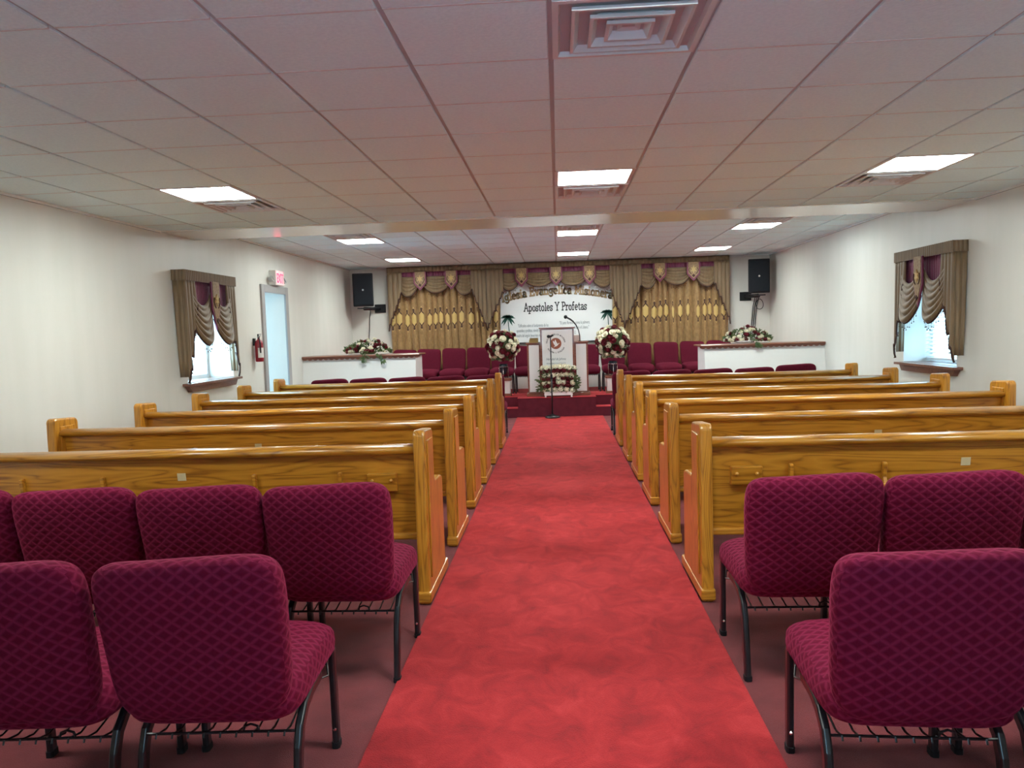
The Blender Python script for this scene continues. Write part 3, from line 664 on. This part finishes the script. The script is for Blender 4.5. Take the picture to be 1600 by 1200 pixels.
# ------------------------------------------------------------------ lettering: a small slab-serif stroke alphabet
def A_(cx, cy, rx, ry, a0, a1, n=12): return [(cx + rx * math.cos(math.radians(a0 + (a1 - a0) * k / n)), cy + ry * math.sin(math.radians(a0 + (a1 - a0) * k / n))) for k in range(n + 1)]
def sf(x, y, w=.26): return [(x - w / 2, y), (x + w / 2, y)]
GL = {
 'I': (.40, [[(.2, 0), (.2, 1)], sf(.2, .03), sf(.2, .97)]),
 'g': (.58, [A_(.24, .36, .17, .24, 0, 360, 16), [(.44, .62), (.44, .0)] + A_(.26, -.04, .18, .20, 0, -160, 8), sf(.48, .60, .16)]),
 'l': (.32, [[(.16, 0), (.16, 1)], sf(.16, .03), [(.04, .97), (.16, .97)]]),
 'e': (.54, [[(.08, .32), (.45, .32)] + A_(.26, .31, .19, .29, 0, 310, 16)]),
 's': (.46, [[(.38, .46)] + A_(.22, .45, .14, .15, 30, 230, 8) + A_(.22, .15, .15, .14, 60, -150, 8), [(.38, .60), (.38, .42)], [(.06, .0), (.06, .19)]]),
 'i': (.32, [[(.16, 0), (.16, .6)], sf(.16, .03), [(.04, .58), (.16, .58)], [(.16, .80), (.16, .92)]]),
 'a': (.54, [[(.09, .50)] + A_(.25, .44, .16, .16, 140, 0, 8) + [(.41, .0)], A_(.23, .17, .16, .16, 90, 340, 12), [(.41, .30), (.22, .33)], [(.41, .03), (.50, .03)]]),
 'E': (.66, [[(.14, 0), (.14, 1)], [(.03, .03), (.56, .03), (.56, .22)], [(.03, .97), (.54, .97), (.54, .78)], [(.14, .52), (.40, .52)], [(.40, .42), (.40, .62)]]),
 'v': (.54, [[(.08, .6), (.27, 0), (.46, .6)], sf(.08, .59, .2), sf(.46, .59, .2)]),
 'n': (.62, [[(.14, 0), (.14, .6)], A_(.30, .42, .17, .17, 170, 0, 8) + [(.47, 0)], sf(.14, .03), sf(.47, .03), [(.03, .59), (.14, .59)]]),
 'c': (.50, [A_(.26, .30, .19, .29, 50, 310, 14), [(.40, .58), (.40, .42)]]),
 'M': (.86, [[(.14, 0), (.14, 1), (.43, .2), (.72, 1), (.72, 0)], sf(.14, .03), sf(.72, .03), [(.03, .97), (.14, .97)], [(.72, .97), (.83, .97)]]),
 'o': (.54, [A_(.27, .30, .19, .29, 0, 360, 18)]),
 'r': (.46, [[(.14, 0), (.14, .6)], [(.14, .38)] + A_(.31, .42, .15, .17, 150, 40, 6), sf(.14, .03), [(.03, .59), (.14, .59)]]),
 'A': (.74, [[(.08, 0), (.36, 1), (.64, 0)], [(.19, .36), (.53, .36)], sf(.08, .03, .2), sf(.64, .03, .2)]),
 'p': (.58, [[(.13, -.28), (.13, .6)], A_(.30, .30, .18, .29, 150, -150, 14), sf(.13, -.26), [(.02, .59), (.13, .59)]]),
 't': (.40, [[(.17, .82), (.17, .15)] + A_(.27, .14, .10, .13, 180, 320, 6), [(.04, .59), (.34, .59)]]),
 'Y': (.70, [[(.08, 1), (.34, .48), (.60, 1)], [(.34, .48), (.34, 0)], sf(.34, .03), sf(.08, .97, .2), sf(.60, .97, .2)]),
 'P': (.62, [[(.15, 0), (.15, 1)], [(.15, .97), (.36, .97)] + A_(.36, .73, .20, .24, 80, -90, 8) + [(.15, .49)], sf(.15, .03), [(.03, .97), (.15, .97)]]),
 'f': (.42, [[(.17, 0), (.17, .80)] + A_(.28, .80, .11, .17, 170, 40, 6), [(.04, .59), (.34, .59)], sf(.17, .03)]),
 ' ': (.34, []),
}
def stroke(m, pts, w, place, d):
    # ribbons with joints, extruded by d
    for a, c in zip(pts, pts[1:]):
        dx, dy = c[0] - a[0], c[1] - a[1]; l = math.hypot(dx, dy)
        if l < 1e-6: continue
        dx, dy = dx / l, dy / l; e = w * .28
        q = [(a[0] - dx * e - dy * w / 2, a[1] - dy * e + dx * w / 2), (a[0] - dx * e + dy * w / 2, a[1] - dy * e - dx * w / 2), (c[0] + dx * e + dy * w / 2, c[1] + dy * e - dx * w / 2), (c[0] + dx * e - dy * w / 2, c[1] + dy * e + dx * w / 2)]
        m.loft([[place(p, 0) for p in q], [place(p, d) for p in q]])
def text_width(s): return sum(GL[ch][0] for ch in s)

# the painted board
YBD = 15.345
bd = thing('church_signboard', 'white painted church board with arched gold lettering behind the pulpit', 'sign', (0, YBD, 0))
MB().box(-1.19, 1.14, 0, .03, 1.27, 2.66).build('panel', M['board'], bd, bevel=.004)
m = MB(); m.box(-1.21, 1.16, -.012, .03, 1.245, 1.27); m.box(-1.21, 1.16, -.012, .03, 2.66, 2.69); m.box(-1.21, -1.19, -.012, .03, 1.27, 2.66); m.box(1.14, 1.16, -.012, .03, 1.27, 2.66)
plabel(m.build('frame', M['black_metal'], bd), 'thin dark frame')
txt = 'Iglesia Evangelica Misionera'
def arched(mat_, name, w, y, capx):
    # baseline is a circular arc through the measured points
    cx, top, half, sag = .0, 2.215, 1.06, .125
    R = (half * half + sag * sag) / (2 * sag); cz = top - R
    amax = math.asin(half * 1.03 / R); tot = text_width(txt); m = MB(); pen = 0
    H = .17
    for ch in txt:
        adv, st_ = GL[ch]; am = -amax + 2 * amax * (pen + adv / 2) / tot; kx = 2 * amax * R / tot
        def place(p, d, am=am, adv=adv):
            lx, lz = (p[0] - adv / 2) * kx, p[1] * H
            return (cx + R * math.sin(am) + lx * math.cos(am) + lz * math.sin(am) * .6, y - d, cz + R * math.cos(am) - lx * math.sin(am) + lz * math.cos(am))
        for s in st_: stroke(m, s, w, place, .004)
        pen += adv
    return m.build(name, M[mat_], bd)
arched('brown_ink', 'arched_outline', .20, -.0005, 1); plabel(arched('gold_ink', 'arched_lettering', .13, -.003, 1), 'arched gold serif words Iglesia Evangelica Misionera')
t2 = 'Apostoles Y Profetas'; m = MB(); pen = 0; kx = 1.25 / text_width(t2)
for ch in t2:
    for s in GL[ch][1]: stroke(m, s, .13, lambda p, d, pen=pen: (-.66 + (pen + p[0]) * kx, -.0005 - d, 1.885 + p[1] * .165), .004)
    pen += GL[ch][0]
plabel(m.build('name_lettering', M['black_ink'], bd), 'black serif words Apostoles Y Profetas')
def words(s, size, m_, parent, loc, rot=(PI / 2, 0, 0), align='LEFT', name='lettering', xs=1.0, shear=0., ext=.001, off=0.):
    c = bpy.data.curves.new(name, 'FONT'); c.body = s; c.size = size; c.align_x = align; c.extrude = ext; c.shear = shear; c.materials.append(m_)
    o = bpy.data.objects.new(name, c); COL.objects.link(o); o.parent = parent; c.offset = off
    me = bpy.data.meshes.new_from_object(o); bpy.data.objects.remove(o); bpy.data.curves.remove(c)
    o = bpy.data.objects.new(name, me); COL.objects.link(o); o.parent = parent; o.location = loc; o.rotation_euler = rot; o.scale = (xs, 1, 1); return o
for k, s in enumerate(['"Edificados sobre el fundamento de los', 'apostoles y profetas, siendo la principal', 'piedra del angulo Jesucristo mismo."']):
    words(s, .088, M['grey_ink'], bd, (-.82 if k else -.79, -.002, 1.575 - .098 * k), name='verse_line', xs=.44)
for k, s in enumerate(['"El justo florecera como la palmera;', 'crecera como cedro en el Libano."', 'Sal. 92:12']):
    words(s, .088, M['grey_ink'], bd, (.04 if k < 2 else .20, -.002, 1.61 - .098 * k), name='verse_line', xs=.47)
for px, pz in ((-.985, 1.78), (.995, 1.82)):
    m = MB(); m.tube([(px + .03, -.003, 1.30), (px + .025, -.003, 1.45), (px + .01, -.003, 1.6), (px, -.003, pz)], [.011, .009, .008, .007], 6)
    o = m.build('palm_tree', M['palm_green'], bd); m = MB()
    for a, L in ((168, .15), (150, .13), (118, .10), (90, .09), (62, .10), (28, .13), (8, .15), (205, .15), (-25, .15), (225, .13), (-48, .13)):
        ar = math.radians(a); dr = .045 if 0 <= a <= 180 else .07; P = [(px + L * q * math.cos(ar), pz + L * q * math.sin(ar) - dr * q * q) for q in (0, .35, .7, 1)]
        Wd = (.006, .022, .018, .002); l = [(p[0] - math.sin(ar) * w_, p[1] + math.cos(ar) * w_) for p, w_ in zip(P, Wd)]; r_ = [(p[0] + math.sin(ar) * w_, p[1] - math.cos(ar) * w_) for p, w_ in zip(P, Wd)]
        for q in range(3):
            quad = [l[q], l[q + 1], r_[q + 1], r_[q]]; m.loft([[(p[0], -.001, p[1]) for p in quad], [(p[0], -.005, p[1]) for p in quad]])
    m.build('palm_fronds', M['palm_green'], o)

# ------------------------------------------------------------------ loudspeakers
def speaker(x, y, z, rz, tilt, px, label, nc, side):
    t = thing('loudspeaker', label, 'speaker', (x, y, z), rz, 'black loudspeakers beside the stage curtains'); t.rotation_euler = (tilt, 0, rz)
    MB().prism([(-.20, -.15), (.20, -.15), (.13, .17), (-.13, .17)], 'z', -.32, .32).build('cabinet', M['black'], t, bevel=.015)
    MB().box(-.178, .178, -.166, -.15, -.29, .29).build('grille', M['speaker'], t, bevel=.008)
    plabel(MB().lathe([(.0, 0), (.018, 0), (.018, .004), (.0, .004)], 12).build('logo_dot', M['chrome'], t, loc=(0, -.166, 0)), 'small silver round badge').rotation_euler = (PI / 2, 0, 0)
    b_ = thing('speaker_bracket', 'black wall bracket under the ' + label, 'bracket', (px, 15.4, z - .36), 0)
    MB().box(-.11, .11, -.03, 0, -.085, .085).build('wall_plate', M['black'], b_, bevel=.004)
    ex, ey = x - px, y - 15.4
    MB().tube([(0, -.03, 0), (ex * .35, -.09, .0), (ex, ey, -.005)], .035, 8).build('arm', M['black_metal'], b_, smooth=True)
    m = MB(); m.box(ex - .11, ex + .11, ey - .12, ey + .12, -.01, .012); m.build('tray', M['black_metal'], b_)
    cb = thing('speaker_cable', 'thin dark cables below the ' + label, 'cable', (x, 15.39, 0))
    for k in range(nc):
        o = side * .035 * k
        MB().tube([(o + .03, -.22, z - .345), (o + .03, -.06, z - .40), (o, -.03, z - .55), (o - .02, -.01, z - .8), (o * .5 - .05 + .02 * k, -.01, 1.28), (o * .5 - .06, -.01, .9)], .008, 6).build('strand', M['black'], cb, smooth=True)
    if nc > 1:
        MB().tube([(.12 + .07 * math.cos(a), -.05 + .02 * math.sin(2 * a), z - .52 + .10 * math.sin(a)) for a in [2 * PI * k / 24 for k in range(40)]], .006, 5).build('coil', M['black'], cb, smooth=True)
speaker(-3.78, 14.97, 2.40, .16, .05, -3.56, 'black loudspeaker in the corner on the exit-sign side', 1, 1)
speaker(3.83, 14.98, 2.40, -.10, .03, 3.69, 'black loudspeaker in the corner away from the exit sign', 3, 1)

# ------------------------------------------------------------------ exit sign and extinguisher
t = thing('exit_sign', 'lit red EXIT sign with twin lamps above the doorway', 'exit sign', (-XW, 11.16, 2.385))
MB().box(.001, .10, -.16, .16, -.10, .115).build('housing', M['white'], t, bevel=.006)
MB().box(.10, .104, -.15, .15, -.09, .105).build('face', M['exit_face'], t)
o = words('EXIT', .19, M['exit_glow'], t, (.106, 0, -.062), (PI / 2, 0, PI / 2), 'CENTER', 'exit_letters', .68, 0, .002, .004)
for s in (-1, 1):
    l = MB().tube([(.05, s * .16, -.02), (.05, s * .20, -.02)], .014, 8).build('lamp_arm', M['white'], t)
    h = MB().lathe([(.0, -.04), (.028, -.035), (.052, .02), (.055, .03), (.0, .03)], 16).build('lamp_head', M['white_metal'], t, smooth=False, loc=(.06, s * .235, -.02)); h.rotation_euler = (0, 1.2, 0)
    MB().lathe([(0, .031), (.046, .031), (.0, .036)], 14).build('lens', M['chrome'], h)
t = thing('fire_extinguisher', 'red fire extinguisher hanging between the window and the doorway', 'fire extinguisher', (-XW + .075, 10.30, 1.2))
MB().lathe([(0, 0), (.048, .0), (.055, .012), (.055, .24), (.048, .275), (.026, .30), (.018, .305), (.018, .33), (0, .33)], 24).build('cylinder', M['red_paint'], t, smooth=True)
plabel(MB().loft([[((.0565) * math.cos(a), .0565 * math.sin(a), z) for a in [-1.5 + 2.2 * k / 10 for k in range(11)]] for z in (.055, .19)], cap=False, closed=False).build('label', M['paper'], t, solid=.001), 'white instruction label')
MB().box(-.014, .014, -.02, .02, .325, .35).build('valve', M['chrome'], t, bevel=.003)
m = MB(); m.box(-.008, .008, -.02, .075, .348, .356); m.box(-.008, .008, -.02, .08, .37, .378); m.box(-.008, .008, -.025, -.012, .345, .378); m.build('handle', M['black'], t)
MB().tube([(0, -.02, .335), (.02, -.05, .33), (.045, -.075, .27), (.05, -.078, .12)], .009, 8).build('hose', M['black'], t, smooth=True)
MB().box(-.075, -.052, -.025, .025, .22, .32).build('wall_hook', M['black_metal'], t)

# ------------------------------------------------------------------ choir screens (half walls)
def half_wall(s, label):
    t = thing('choir_screen', label, 'half wall', (0, 0, 0), 0, 'white half walls beside the stage')
    xi, xo_ = s * 2.30, s * (XW - .001)
    a, c = sorted((xi, xo_))
    front = MB().prism([(12.10, .0), (12.44, 0), (12.44, 1.165), (12.30, 1.165)], 'x', a, c).build('front_panel', M['white'], t, bevel=.004)
    a2, c2 = sorted((xi, xi + s * .10)); MB().box(a2, c2, 12.44, 12.86, 0, 1.165).build('end_panel', M['white'], t, bevel=.004)
    a3, c3 = sorted((xi - s * .07, xo_)); MB().box(a3, c3, 12.23, 12.86, 1.165, 1.195).build('cap', M['oak_dark'], t, bevel=.012)
    n = 22; pts = [(a3, 1.165)]
    for k in range(n * 6 + 1):
        u = k / (n * 6); pts.append((a3 + (c3 - a3) * u, 1.148 - .018 * abs(math.sin(PI * n * u))))
    pts.append((c3, 1.165)); MB().prism(pts, 'y', 12.255, 12.275).build('scalloped_trim', M['oak_dark'], t)
half_wall(-1, 'white half wall with scalloped wooden cap on the exit-sign side of the stage')
half_wall(1, 'white half wall with scalloped wooden cap, away from the exit sign')

# ------------------------------------------------------------------ pulpit
pt = thing('pulpit', 'white three-part pulpit with dove emblem and brown wooden edges', 'pulpit', (-.015, 13.47, ZS + .006))
def cab(x0, x1, y0, y1, z1, name):
    o = MB().box(x0, x1, y0, y1, .055, z1).build(name, M['oak_dark'], pt, bevel=.006)
    plabel(MB().box(x0 + .03, x1 - .03, y0 - .008, y0 + .004, .075, z1 - .02).build('white_face', M['white'], o, bevel=.004), 'white laminate face')
    MB().box(x0 - .025, x1 + .025, y0 - .03, y1 + .01, 0, .055).build('plinth', M['oak_dark'], o, bevel=.006)
    MB().box(x0 - .02, x1 + .02, y0 - .025, y1 + .02, z1, z1 + .022).build('top', M['oak_dark'], o, bevel=.006)
    return o
cab(-.295, .295, .0, .40, 1.185, 'centre_section'); cab(-.535, -.296, .10, .42, .925, 'wing'); cab(.296, .535, .10, .42, .925, 'wing')
ec = (-.025, -.011, .925)
plabel(MB().lathe([(0, 0), (.098, 0), (.098, .004), (0, .004)], 40).build('dove_emblem', M['emblem'], pt, loc=(ec[0], -.008, ec[2])), 'round brown dove emblem').rotation_euler = (PI / 2, 0, 0)
em = [o for o in bpy.data.objects if o.name == 'dove_emblem'][0]
dove = [(-.045, -.075), (-.02, -.055), (.012, -.048), (.035, -.03), (.052, -.006), (.072, .004), (.05, .006), (.036, -.008), (.028, .0), (.012, .03), (-.006, .072), (-.018, .05), (-.022, .022), (-.036, .042), (-.05, .052), (-.048, .02), (-.03, -.018), (-.012, -.036), (-.02, -.044), (-.03, -.056)]
bmd = MB(); bmd.prism([(x, y) for x, y in dove], 'z', .004, .006)
# the emblem disc is turned to face the pews: its local -y is up
dv = bmd.build('dove', M['white'], em)
ring = 'IGLESIA EVANGELICA MISIONERA  .  APOSTOLES Y PROFETAS  .  '; rb = bmesh.new()
for i, ch in enumerate(ring):
    if ch == ' ': continue
    a = PI * .98 - 2 * PI * i / len(ring); R = .148
    o = words(ch, .036, M['black_ink'], None, (0, 0, 0), (0, 0, 0), 'CENTER', 'ring_lettering', 1, 0, .0008, .0008)
    me = o.data; me.transform(Matrix.Translation((ec[0] + R * math.cos(a), -.0095, ec[2] + R * math.sin(a))) @ Matrix.Rotation(PI / 2, 4, 'X') @ Matrix.Rotation(a - PI / 2, 4, 'Z') @ Matrix.Diagonal((.8, 1, 1, 1)))
    rb.from_mesh(me); bpy.data.objects.remove(o); bpy.data.meshes.remove(me)
me = bpy.data.meshes.new('ring_lettering'); rb.to_mesh(me); rb.free(); me.materials.append(M['black_ink'])
o = bpy.data.objects.new('ring_lettering', me); COL.objects.link(o); o.parent = pt; o['label'] = 'ring of black lettering round the dove emblem'
words('Heredad de Jehova', .062, M['grey_ink'], pt, (-.03, -.0095, .635), (PI / 2, 0, 0), 'CENTER', 'script_line', .72, .35, .0008)
words('MINISTERIO EVANGELICO', .034, M['grey_ink'], pt, (-.03, -.0095, .565), (PI / 2, 0, 0), 'CENTER', 'small_caps_line', .85, 0, .0008)

def book(x, y, z, w, d, h, m_, name, label, group):
    t = thing(name, label, 'book', (x, y, z), 0, group)
    MB().box(-w / 2 + .004, w / 2 - .004, -d / 2 + .004, d / 2, .004, h - .004).build('pages', M['paper'] if m_ == 'pink_paper' else M['book_gold'], t)
    m = MB(); m.box(-w / 2, w / 2, -d / 2, d / 2, 0, .004); m.box(-w / 2, w / 2, -d / 2, d / 2, h - .004, h); m.box(-w / 2, -w / 2 + .004, -d / 2, d / 2, .004, h - .004); m.build('cover', M[m_], t)
zt = ZS + .006 + .947
book(-.43, 13.73, zt, .16, .22, .05, 'book_gold', 'hymn_book', 'gold-edged book lying under the dark green book on the pulpit wing', 'books on the pulpit')
book(-.425, 13.73, zt + .05, .15, .21, .032, 'book_green', 'hymn_book', 'dark green book on top of the gold-edged book', 'books on the pulpit')
for k in range(5): book(.345 + .004 * (k % 2), 13.775, zt + .022 * k, .12, .2, .022, 'pink_paper', 'booklet', ['bottom', 'second', 'middle', 'fourth', 'topmost'][k] + ' pink-edged booklet in the stack beside the gooseneck microphone', 'pink booklets on the pulpit')
t = thing('gooseneck_microphone', 'black gooseneck microphone curving up from the pulpit wing', 'microphone', (.385, 13.625, zt))
g = [(0, 0, .0), (0, -.0, .10), (-.02, -.01, .20), (-.06, -.01, .29), (-.11, -.02, .355), (-.16, -.02, .395), (-.215, -.03, .425)]
MB().tube(g, [.008, .008, .009, .011, .013, .016, .016], 8).build('neck', M['black_metal'], t, smooth=True); MB().ball((-.24, -.03, .437), .034, 2).build('foam_head', M['black'], t, smooth=True)
MB().lathe([(0, 0), (.03, 0), (.025, .012), (0, .012)], 14).build('base', M['black'], t)
t = thing('microphone_stand', 'black straight microphone stand on a round base in the aisle', 'microphone stand', (-.127, 13.06, .012))
MB().lathe([(0, 0), (.128, 0), (.132, .012), (.115, .03), (.05, .045), (.022, .06), (0, .06)], 32).build('base', M['black_metal'], t, smooth=True)
MB().tube([(0, 0, .05), (0, 0, .7), (0, 0, .701), (0, 0, 1.36)], [.0125, .0125, .0095, .0095], 10).build('pole', M['black_metal'], t, smooth=True)
MB().lathe([(.0, .66), (.019, .66), (.019, .74), (0, .74)], 12).build('clutch', M['black'], t)
h = MB().tube([(-.035, .03, 1.375), (0, 0, 1.38), (.045, -.03, 1.405)], [.017, .019, .016], 10).build('microphone_clip', M['black'], t, smooth=True)
MB().ball((-.03, -.01, 1.385), .032, 2, (1, 1, .85)).build('microphone_head', M['black'], t, smooth=True)

# ------------------------------------------------------------------ flowers
def rose_mesh(name, m_):
    m = MB(); m.ball((0, 0, 0), .55, 2, (1, 1, .95))
    for ring, (n, R, H, tilt) in enumerate(((4, .42, .62, .25), (5, .62, .40, .55), (6, .80, .12, .95))):
        for k in range(n):
            a0 = 2 * PI * k / n + ring * .6; wd = 2 * PI / n * .72
            def f(u, v, a0=a0, wd=wd, R=R, H=H, tilt=tilt):
                a = a0 + (u - .5) * 2 * wd; r = (R * (.55 + .45 * v) + tilt * .22 * v * v) * (1 - .10 * (2 * u - 1) ** 2); z = -.45 + (H + .45) * v * (1 - .25 * (2 * u - 1) ** 2)
                return (r * math.cos(a), r * math.sin(a), z)
            m.grid(f, 5, 4)
    bmesh.ops.recalc_face_normals(m.bm, faces=m.bm.faces)
    me = bpy.data.meshes.new(name); m.bm.to_mesh(me); m.bm.free(); me.materials.append(m_)
    for p in me.polygons: p.use_smooth = True
    return me
ROSE = {'cream': rose_mesh('cream_rose', M['cream_rose']), 'red': rose_mesh('burgundy_rose', M['red_rose'])}
def rose(kind, p, n, r, parent):
    o = bpy.data.objects.new({'cream': 'cream_rose', 'red': 'burgundy_rose'}[kind], ROSE[kind]); COL.objects.link(o); o.parent = parent
    o.location = p; o.scale = (r, r, r); q = Vector(n).to_track_quat('Z', 'Y'); o.rotation_mode = 'QUATERNION'; o.rotation_quaternion = q; return o
def leaves(pts, parent, size=.05, name='foliage'):
    m = MB()
    for p, d in pts:
        d = Vector(d).normalized(); s = d.orthogonal().normalized(); s = (s + .6 * d.cross(s) * rnd.uniform(-1, 1)).normalized(); L = size * rnd.uniform(.7, 1.4); w = L * rnd.uniform(.16, .30); p = Vector(p)
        up_ = d.cross(s) * L * .12
        m.loft([[p, p + d * L * .5 + s * w + up_, p + d * L, p + d * L * .5 - s * w + up_]], cap=False); 
        m.bm.faces.new([m.bm.verts[-4 + 0] if False else v for v in list(m.bm.verts)[-4:]])
    o = m.build(name, M['leaf'], parent, solid=.0015); return o
def ball_arrangement(x, y, label, plab, seed, cz, half):
    r = random.Random(seed); z0 = ZS + .006
    p = thing('flower_pedestal', plab, 'pedestal', (x, y, z0), 0, 'white pedestals on the stage')
    MB().box(-.115, .115, -.115, .115, .045, .275).build('post', M['white'], p, bevel=.004)
    MB().box(-.135, .135, -.135, .135, 0, .045).build('plinth', M['oak_dark'], p, bevel=.006); MB().box(-.145, .145, -.145, .145, .275, .315).build('top', M['oak_dark'], p, bevel=.008)
    zb = z0 + .315
    t = thing('flower_arrangement', label, 'flower arrangement', (x, y, zb), 0, 'round rose arrangements')
    MB().lathe([(0, .075), (.045, .075), (.065, .12), (.078, .22), (.078, .26), (.07, .26), (.06, .14), (0, .10)], 20).build('vase', M['dark_glass'], t, smooth=True)
    st_ = MB().tube([(.088 * math.cos(a), .088 * math.sin(a), .21) for a in [2 * PI * k / 20 for k in range(21)]], .006, 6).build('stand_ring', M['chrome'], t, smooth=True)
    for k in range(3):
        a = PI / 6 + k * 2 * PI / 3; MB().tube([(.088 * math.cos(a), .088 * math.sin(a), .21), (.092 * math.cos(a), .092 * math.sin(a), .09), (.10 * math.cos(a), .10 * math.sin(a), .004)], .007, 6).build('stand_leg', M['chrome'], t, smooth=True)
    C = Vector((0, 0, cz)); N = 88; lp = []
    MB().ball(C, .22, 2, (1, .9, 1.0)).build('foam_core', M['leaf'], t)
    for k in range(N):
        zz = 1 - 2 * (k + .5) / N; a = k * 2.39996 + r.uniform(-.15, .15)
        if zz < -.88: continue
        n = Vector((math.sqrt(1 - zz * zz) * math.cos(a), math.sqrt(1 - zz * zz) * math.sin(a), zz))
        R = half * (1 + r.uniform(-.10, .08)); q = C + Vector((n.x * R, n.y * R * .92, n.z * R * .98))
        kind = 'cream' if r.random() < .56 else 'red'
        rose(kind, q, n, r.uniform(.050, .066), t)
    for k in range(420):
        n = Vector((r.gauss(0, 1), r.gauss(0, 1), r.gauss(0, .9))).normalized(); lp.append((C + n * half * r.uniform(.66, .90), n + Vector((r.uniform(-.6, .6), r.uniform(-.6, .6), r.uniform(-.6, .6)))))
    for k in range(90):
        a = r.uniform(0, 2 * PI); n = Vector((math.cos(a), math.sin(a), -.8)); lp.append((C + Vector((n.x * half * .6, n.y * half * .6, -half * .75)), n + Vector((0, 0, -r.random()))))
    leaves(lp, t, .055)
ball_arrangement(-1.0, 13.88, 'round cream and burgundy rose arrangement, exit-sign side of the pulpit', 'white pedestal with wooden top, exit-sign side of the pulpit', 3, .585, .275)
ball_arrangement(.975, 13.90, 'round cream and burgundy rose arrangement, farther from the exit sign', 'white pedestal with wooden top, farther from the exit sign', 5, .585, .285)
def spread(x, y, z, L, H, seed, label, dish):
    r = random.Random(seed); t = thing('flower_arrangement', label, 'flower arrangement', (x, y, z), 0, 'low rose sprays on the half walls')
    if dish: plabel(MB().lathe([(0, 0), (.10, 0), (.16, .035), (.155, .035), (.09, .008), (0, .008)], 24).build('dish', M['white'], t, smooth=True, loc=(-.07, -.06, 0)), 'white dish')
    else: MB().box(-.12, .12, -.05, .05, 0, .05).build('foam_base', M['leaf'], t, bevel=.01)
    lp = []; n = 46
    for k in range(n):
        u = (k + .5) / n * 2 - 1; e = math.sqrt(max(0, 1 - u * u)); ph = r.uniform(-.35, 1.0) * PI / 2
        px, py, pz = u * L, -e * .15 * math.cos(ph) * (1 if r.random() < .75 else -1), .035 + e * H * max(.05, math.sin(max(ph, .1))) * r.uniform(.75, 1.0)
        nrm = (u * .7, py * 4, .35 + pz)
        rose('cream' if r.random() < .5 else 'red', (px, py, pz), nrm, r.uniform(.034, .046), t)
    for k in range(330):
        u = r.uniform(-1, 1); e = math.sqrt(1 - u * u); lp.append(((u * L, r.uniform(-.12, .10) * e, .02 + r.random() * e * H * .8), (u + r.uniform(-.8, .8), r.uniform(-1, .6), r.uniform(-.1, .9))))
    leaves(lp, t, .06)
    lp = []
    for k in range(44):
        c = r.choice((.02, .26)) if not dish else .08; q = r.random(); lp.append(((c + r.gauss(0, .03) + .10 * q * (1 if c > .1 else .3), -.345 - .01 * r.random(), .03 - q * (.14 if not dish else .05)), (r.uniform(-.6, .6), -.15, -.8)))
        lp.append(((c + r.gauss(0, .03), -.15 - .17 * q, .04 + .01 * r.random()), (r.uniform(-.4, .4), -1, .05)))
    leaves(lp, t, .06, 'trailing_leaves')
spread(-3.15, 12.57, 1.203, .36, .23, 11, 'low rose spray with trailing leaves on the half wall by the exit-sign side', False)
spread(3.03, 12.57, 1.203, .36, .24, 12, 'low rose spray with a white dish on the half wall away from the exit sign', True)
# box of roses in front of the pulpit
t = thing('flower_box', 'white box of striped cream and burgundy roses standing before the pulpit', 'flower arrangement', (-.015, 13.325, ZS + .006))
m = MB().box(-.245, .245, -.055, .055, .03, .10).build('planter', M['white'], t, bevel=.006)
for sx in (-1, 1):
    for sy in (-1, 1): MB().box(sx * .225 - .014, sx * .225 + .014, sy * .04 - .012, sy * .04 + .012, 0, .03).build('foot', M['white'], m)
MB().box(-.25, .25, .0, .05, .10, .50).build('foam_block', M['leaf'], t)
r = random.Random(21)
for row, kind in enumerate(('cream', 'red', 'cream', 'red', 'cream', 'red', 'cream')):
    n = (6, 7, 7, 7, 7, 7, 8)[row]; z = .13 + row * .064
    for k in range(n):
        u = (k + .5) / n * 2 - 1; W_ = .28 if row < 5 else .31
        kk = kind if r.random() < .92 else ('cream' if kind == 'red' else 'red')
        rose(kk, (u * W_ + r.uniform(-.012, .012), -.03 - .03 * math.cos(u * 1.2) + r.uniform(-.01, .01), z + .012 * math.cos(u * 2) + r.uniform(-.01, .01)), (u * .5, -1, .25 + .04 * row), r.uniform(.042, .054), t)
lp = []
for k in range(420):
    u = r.uniform(-1, 1); lp.append(((u * .30, -.04 + r.uniform(-.02, .05), r.uniform(.09, .52)), (u + r.uniform(-.5, .5), -.7, r.uniform(-.5, .5))))
for k in range(90):
    s = r.choice((-1, 1)); lp.append(((s * r.uniform(.25, .36), -.03 + r.uniform(-.03, .04), r.uniform(.10, .32)), (s, -.4, r.uniform(-.1, .9))))
leaves(lp, t, .055)
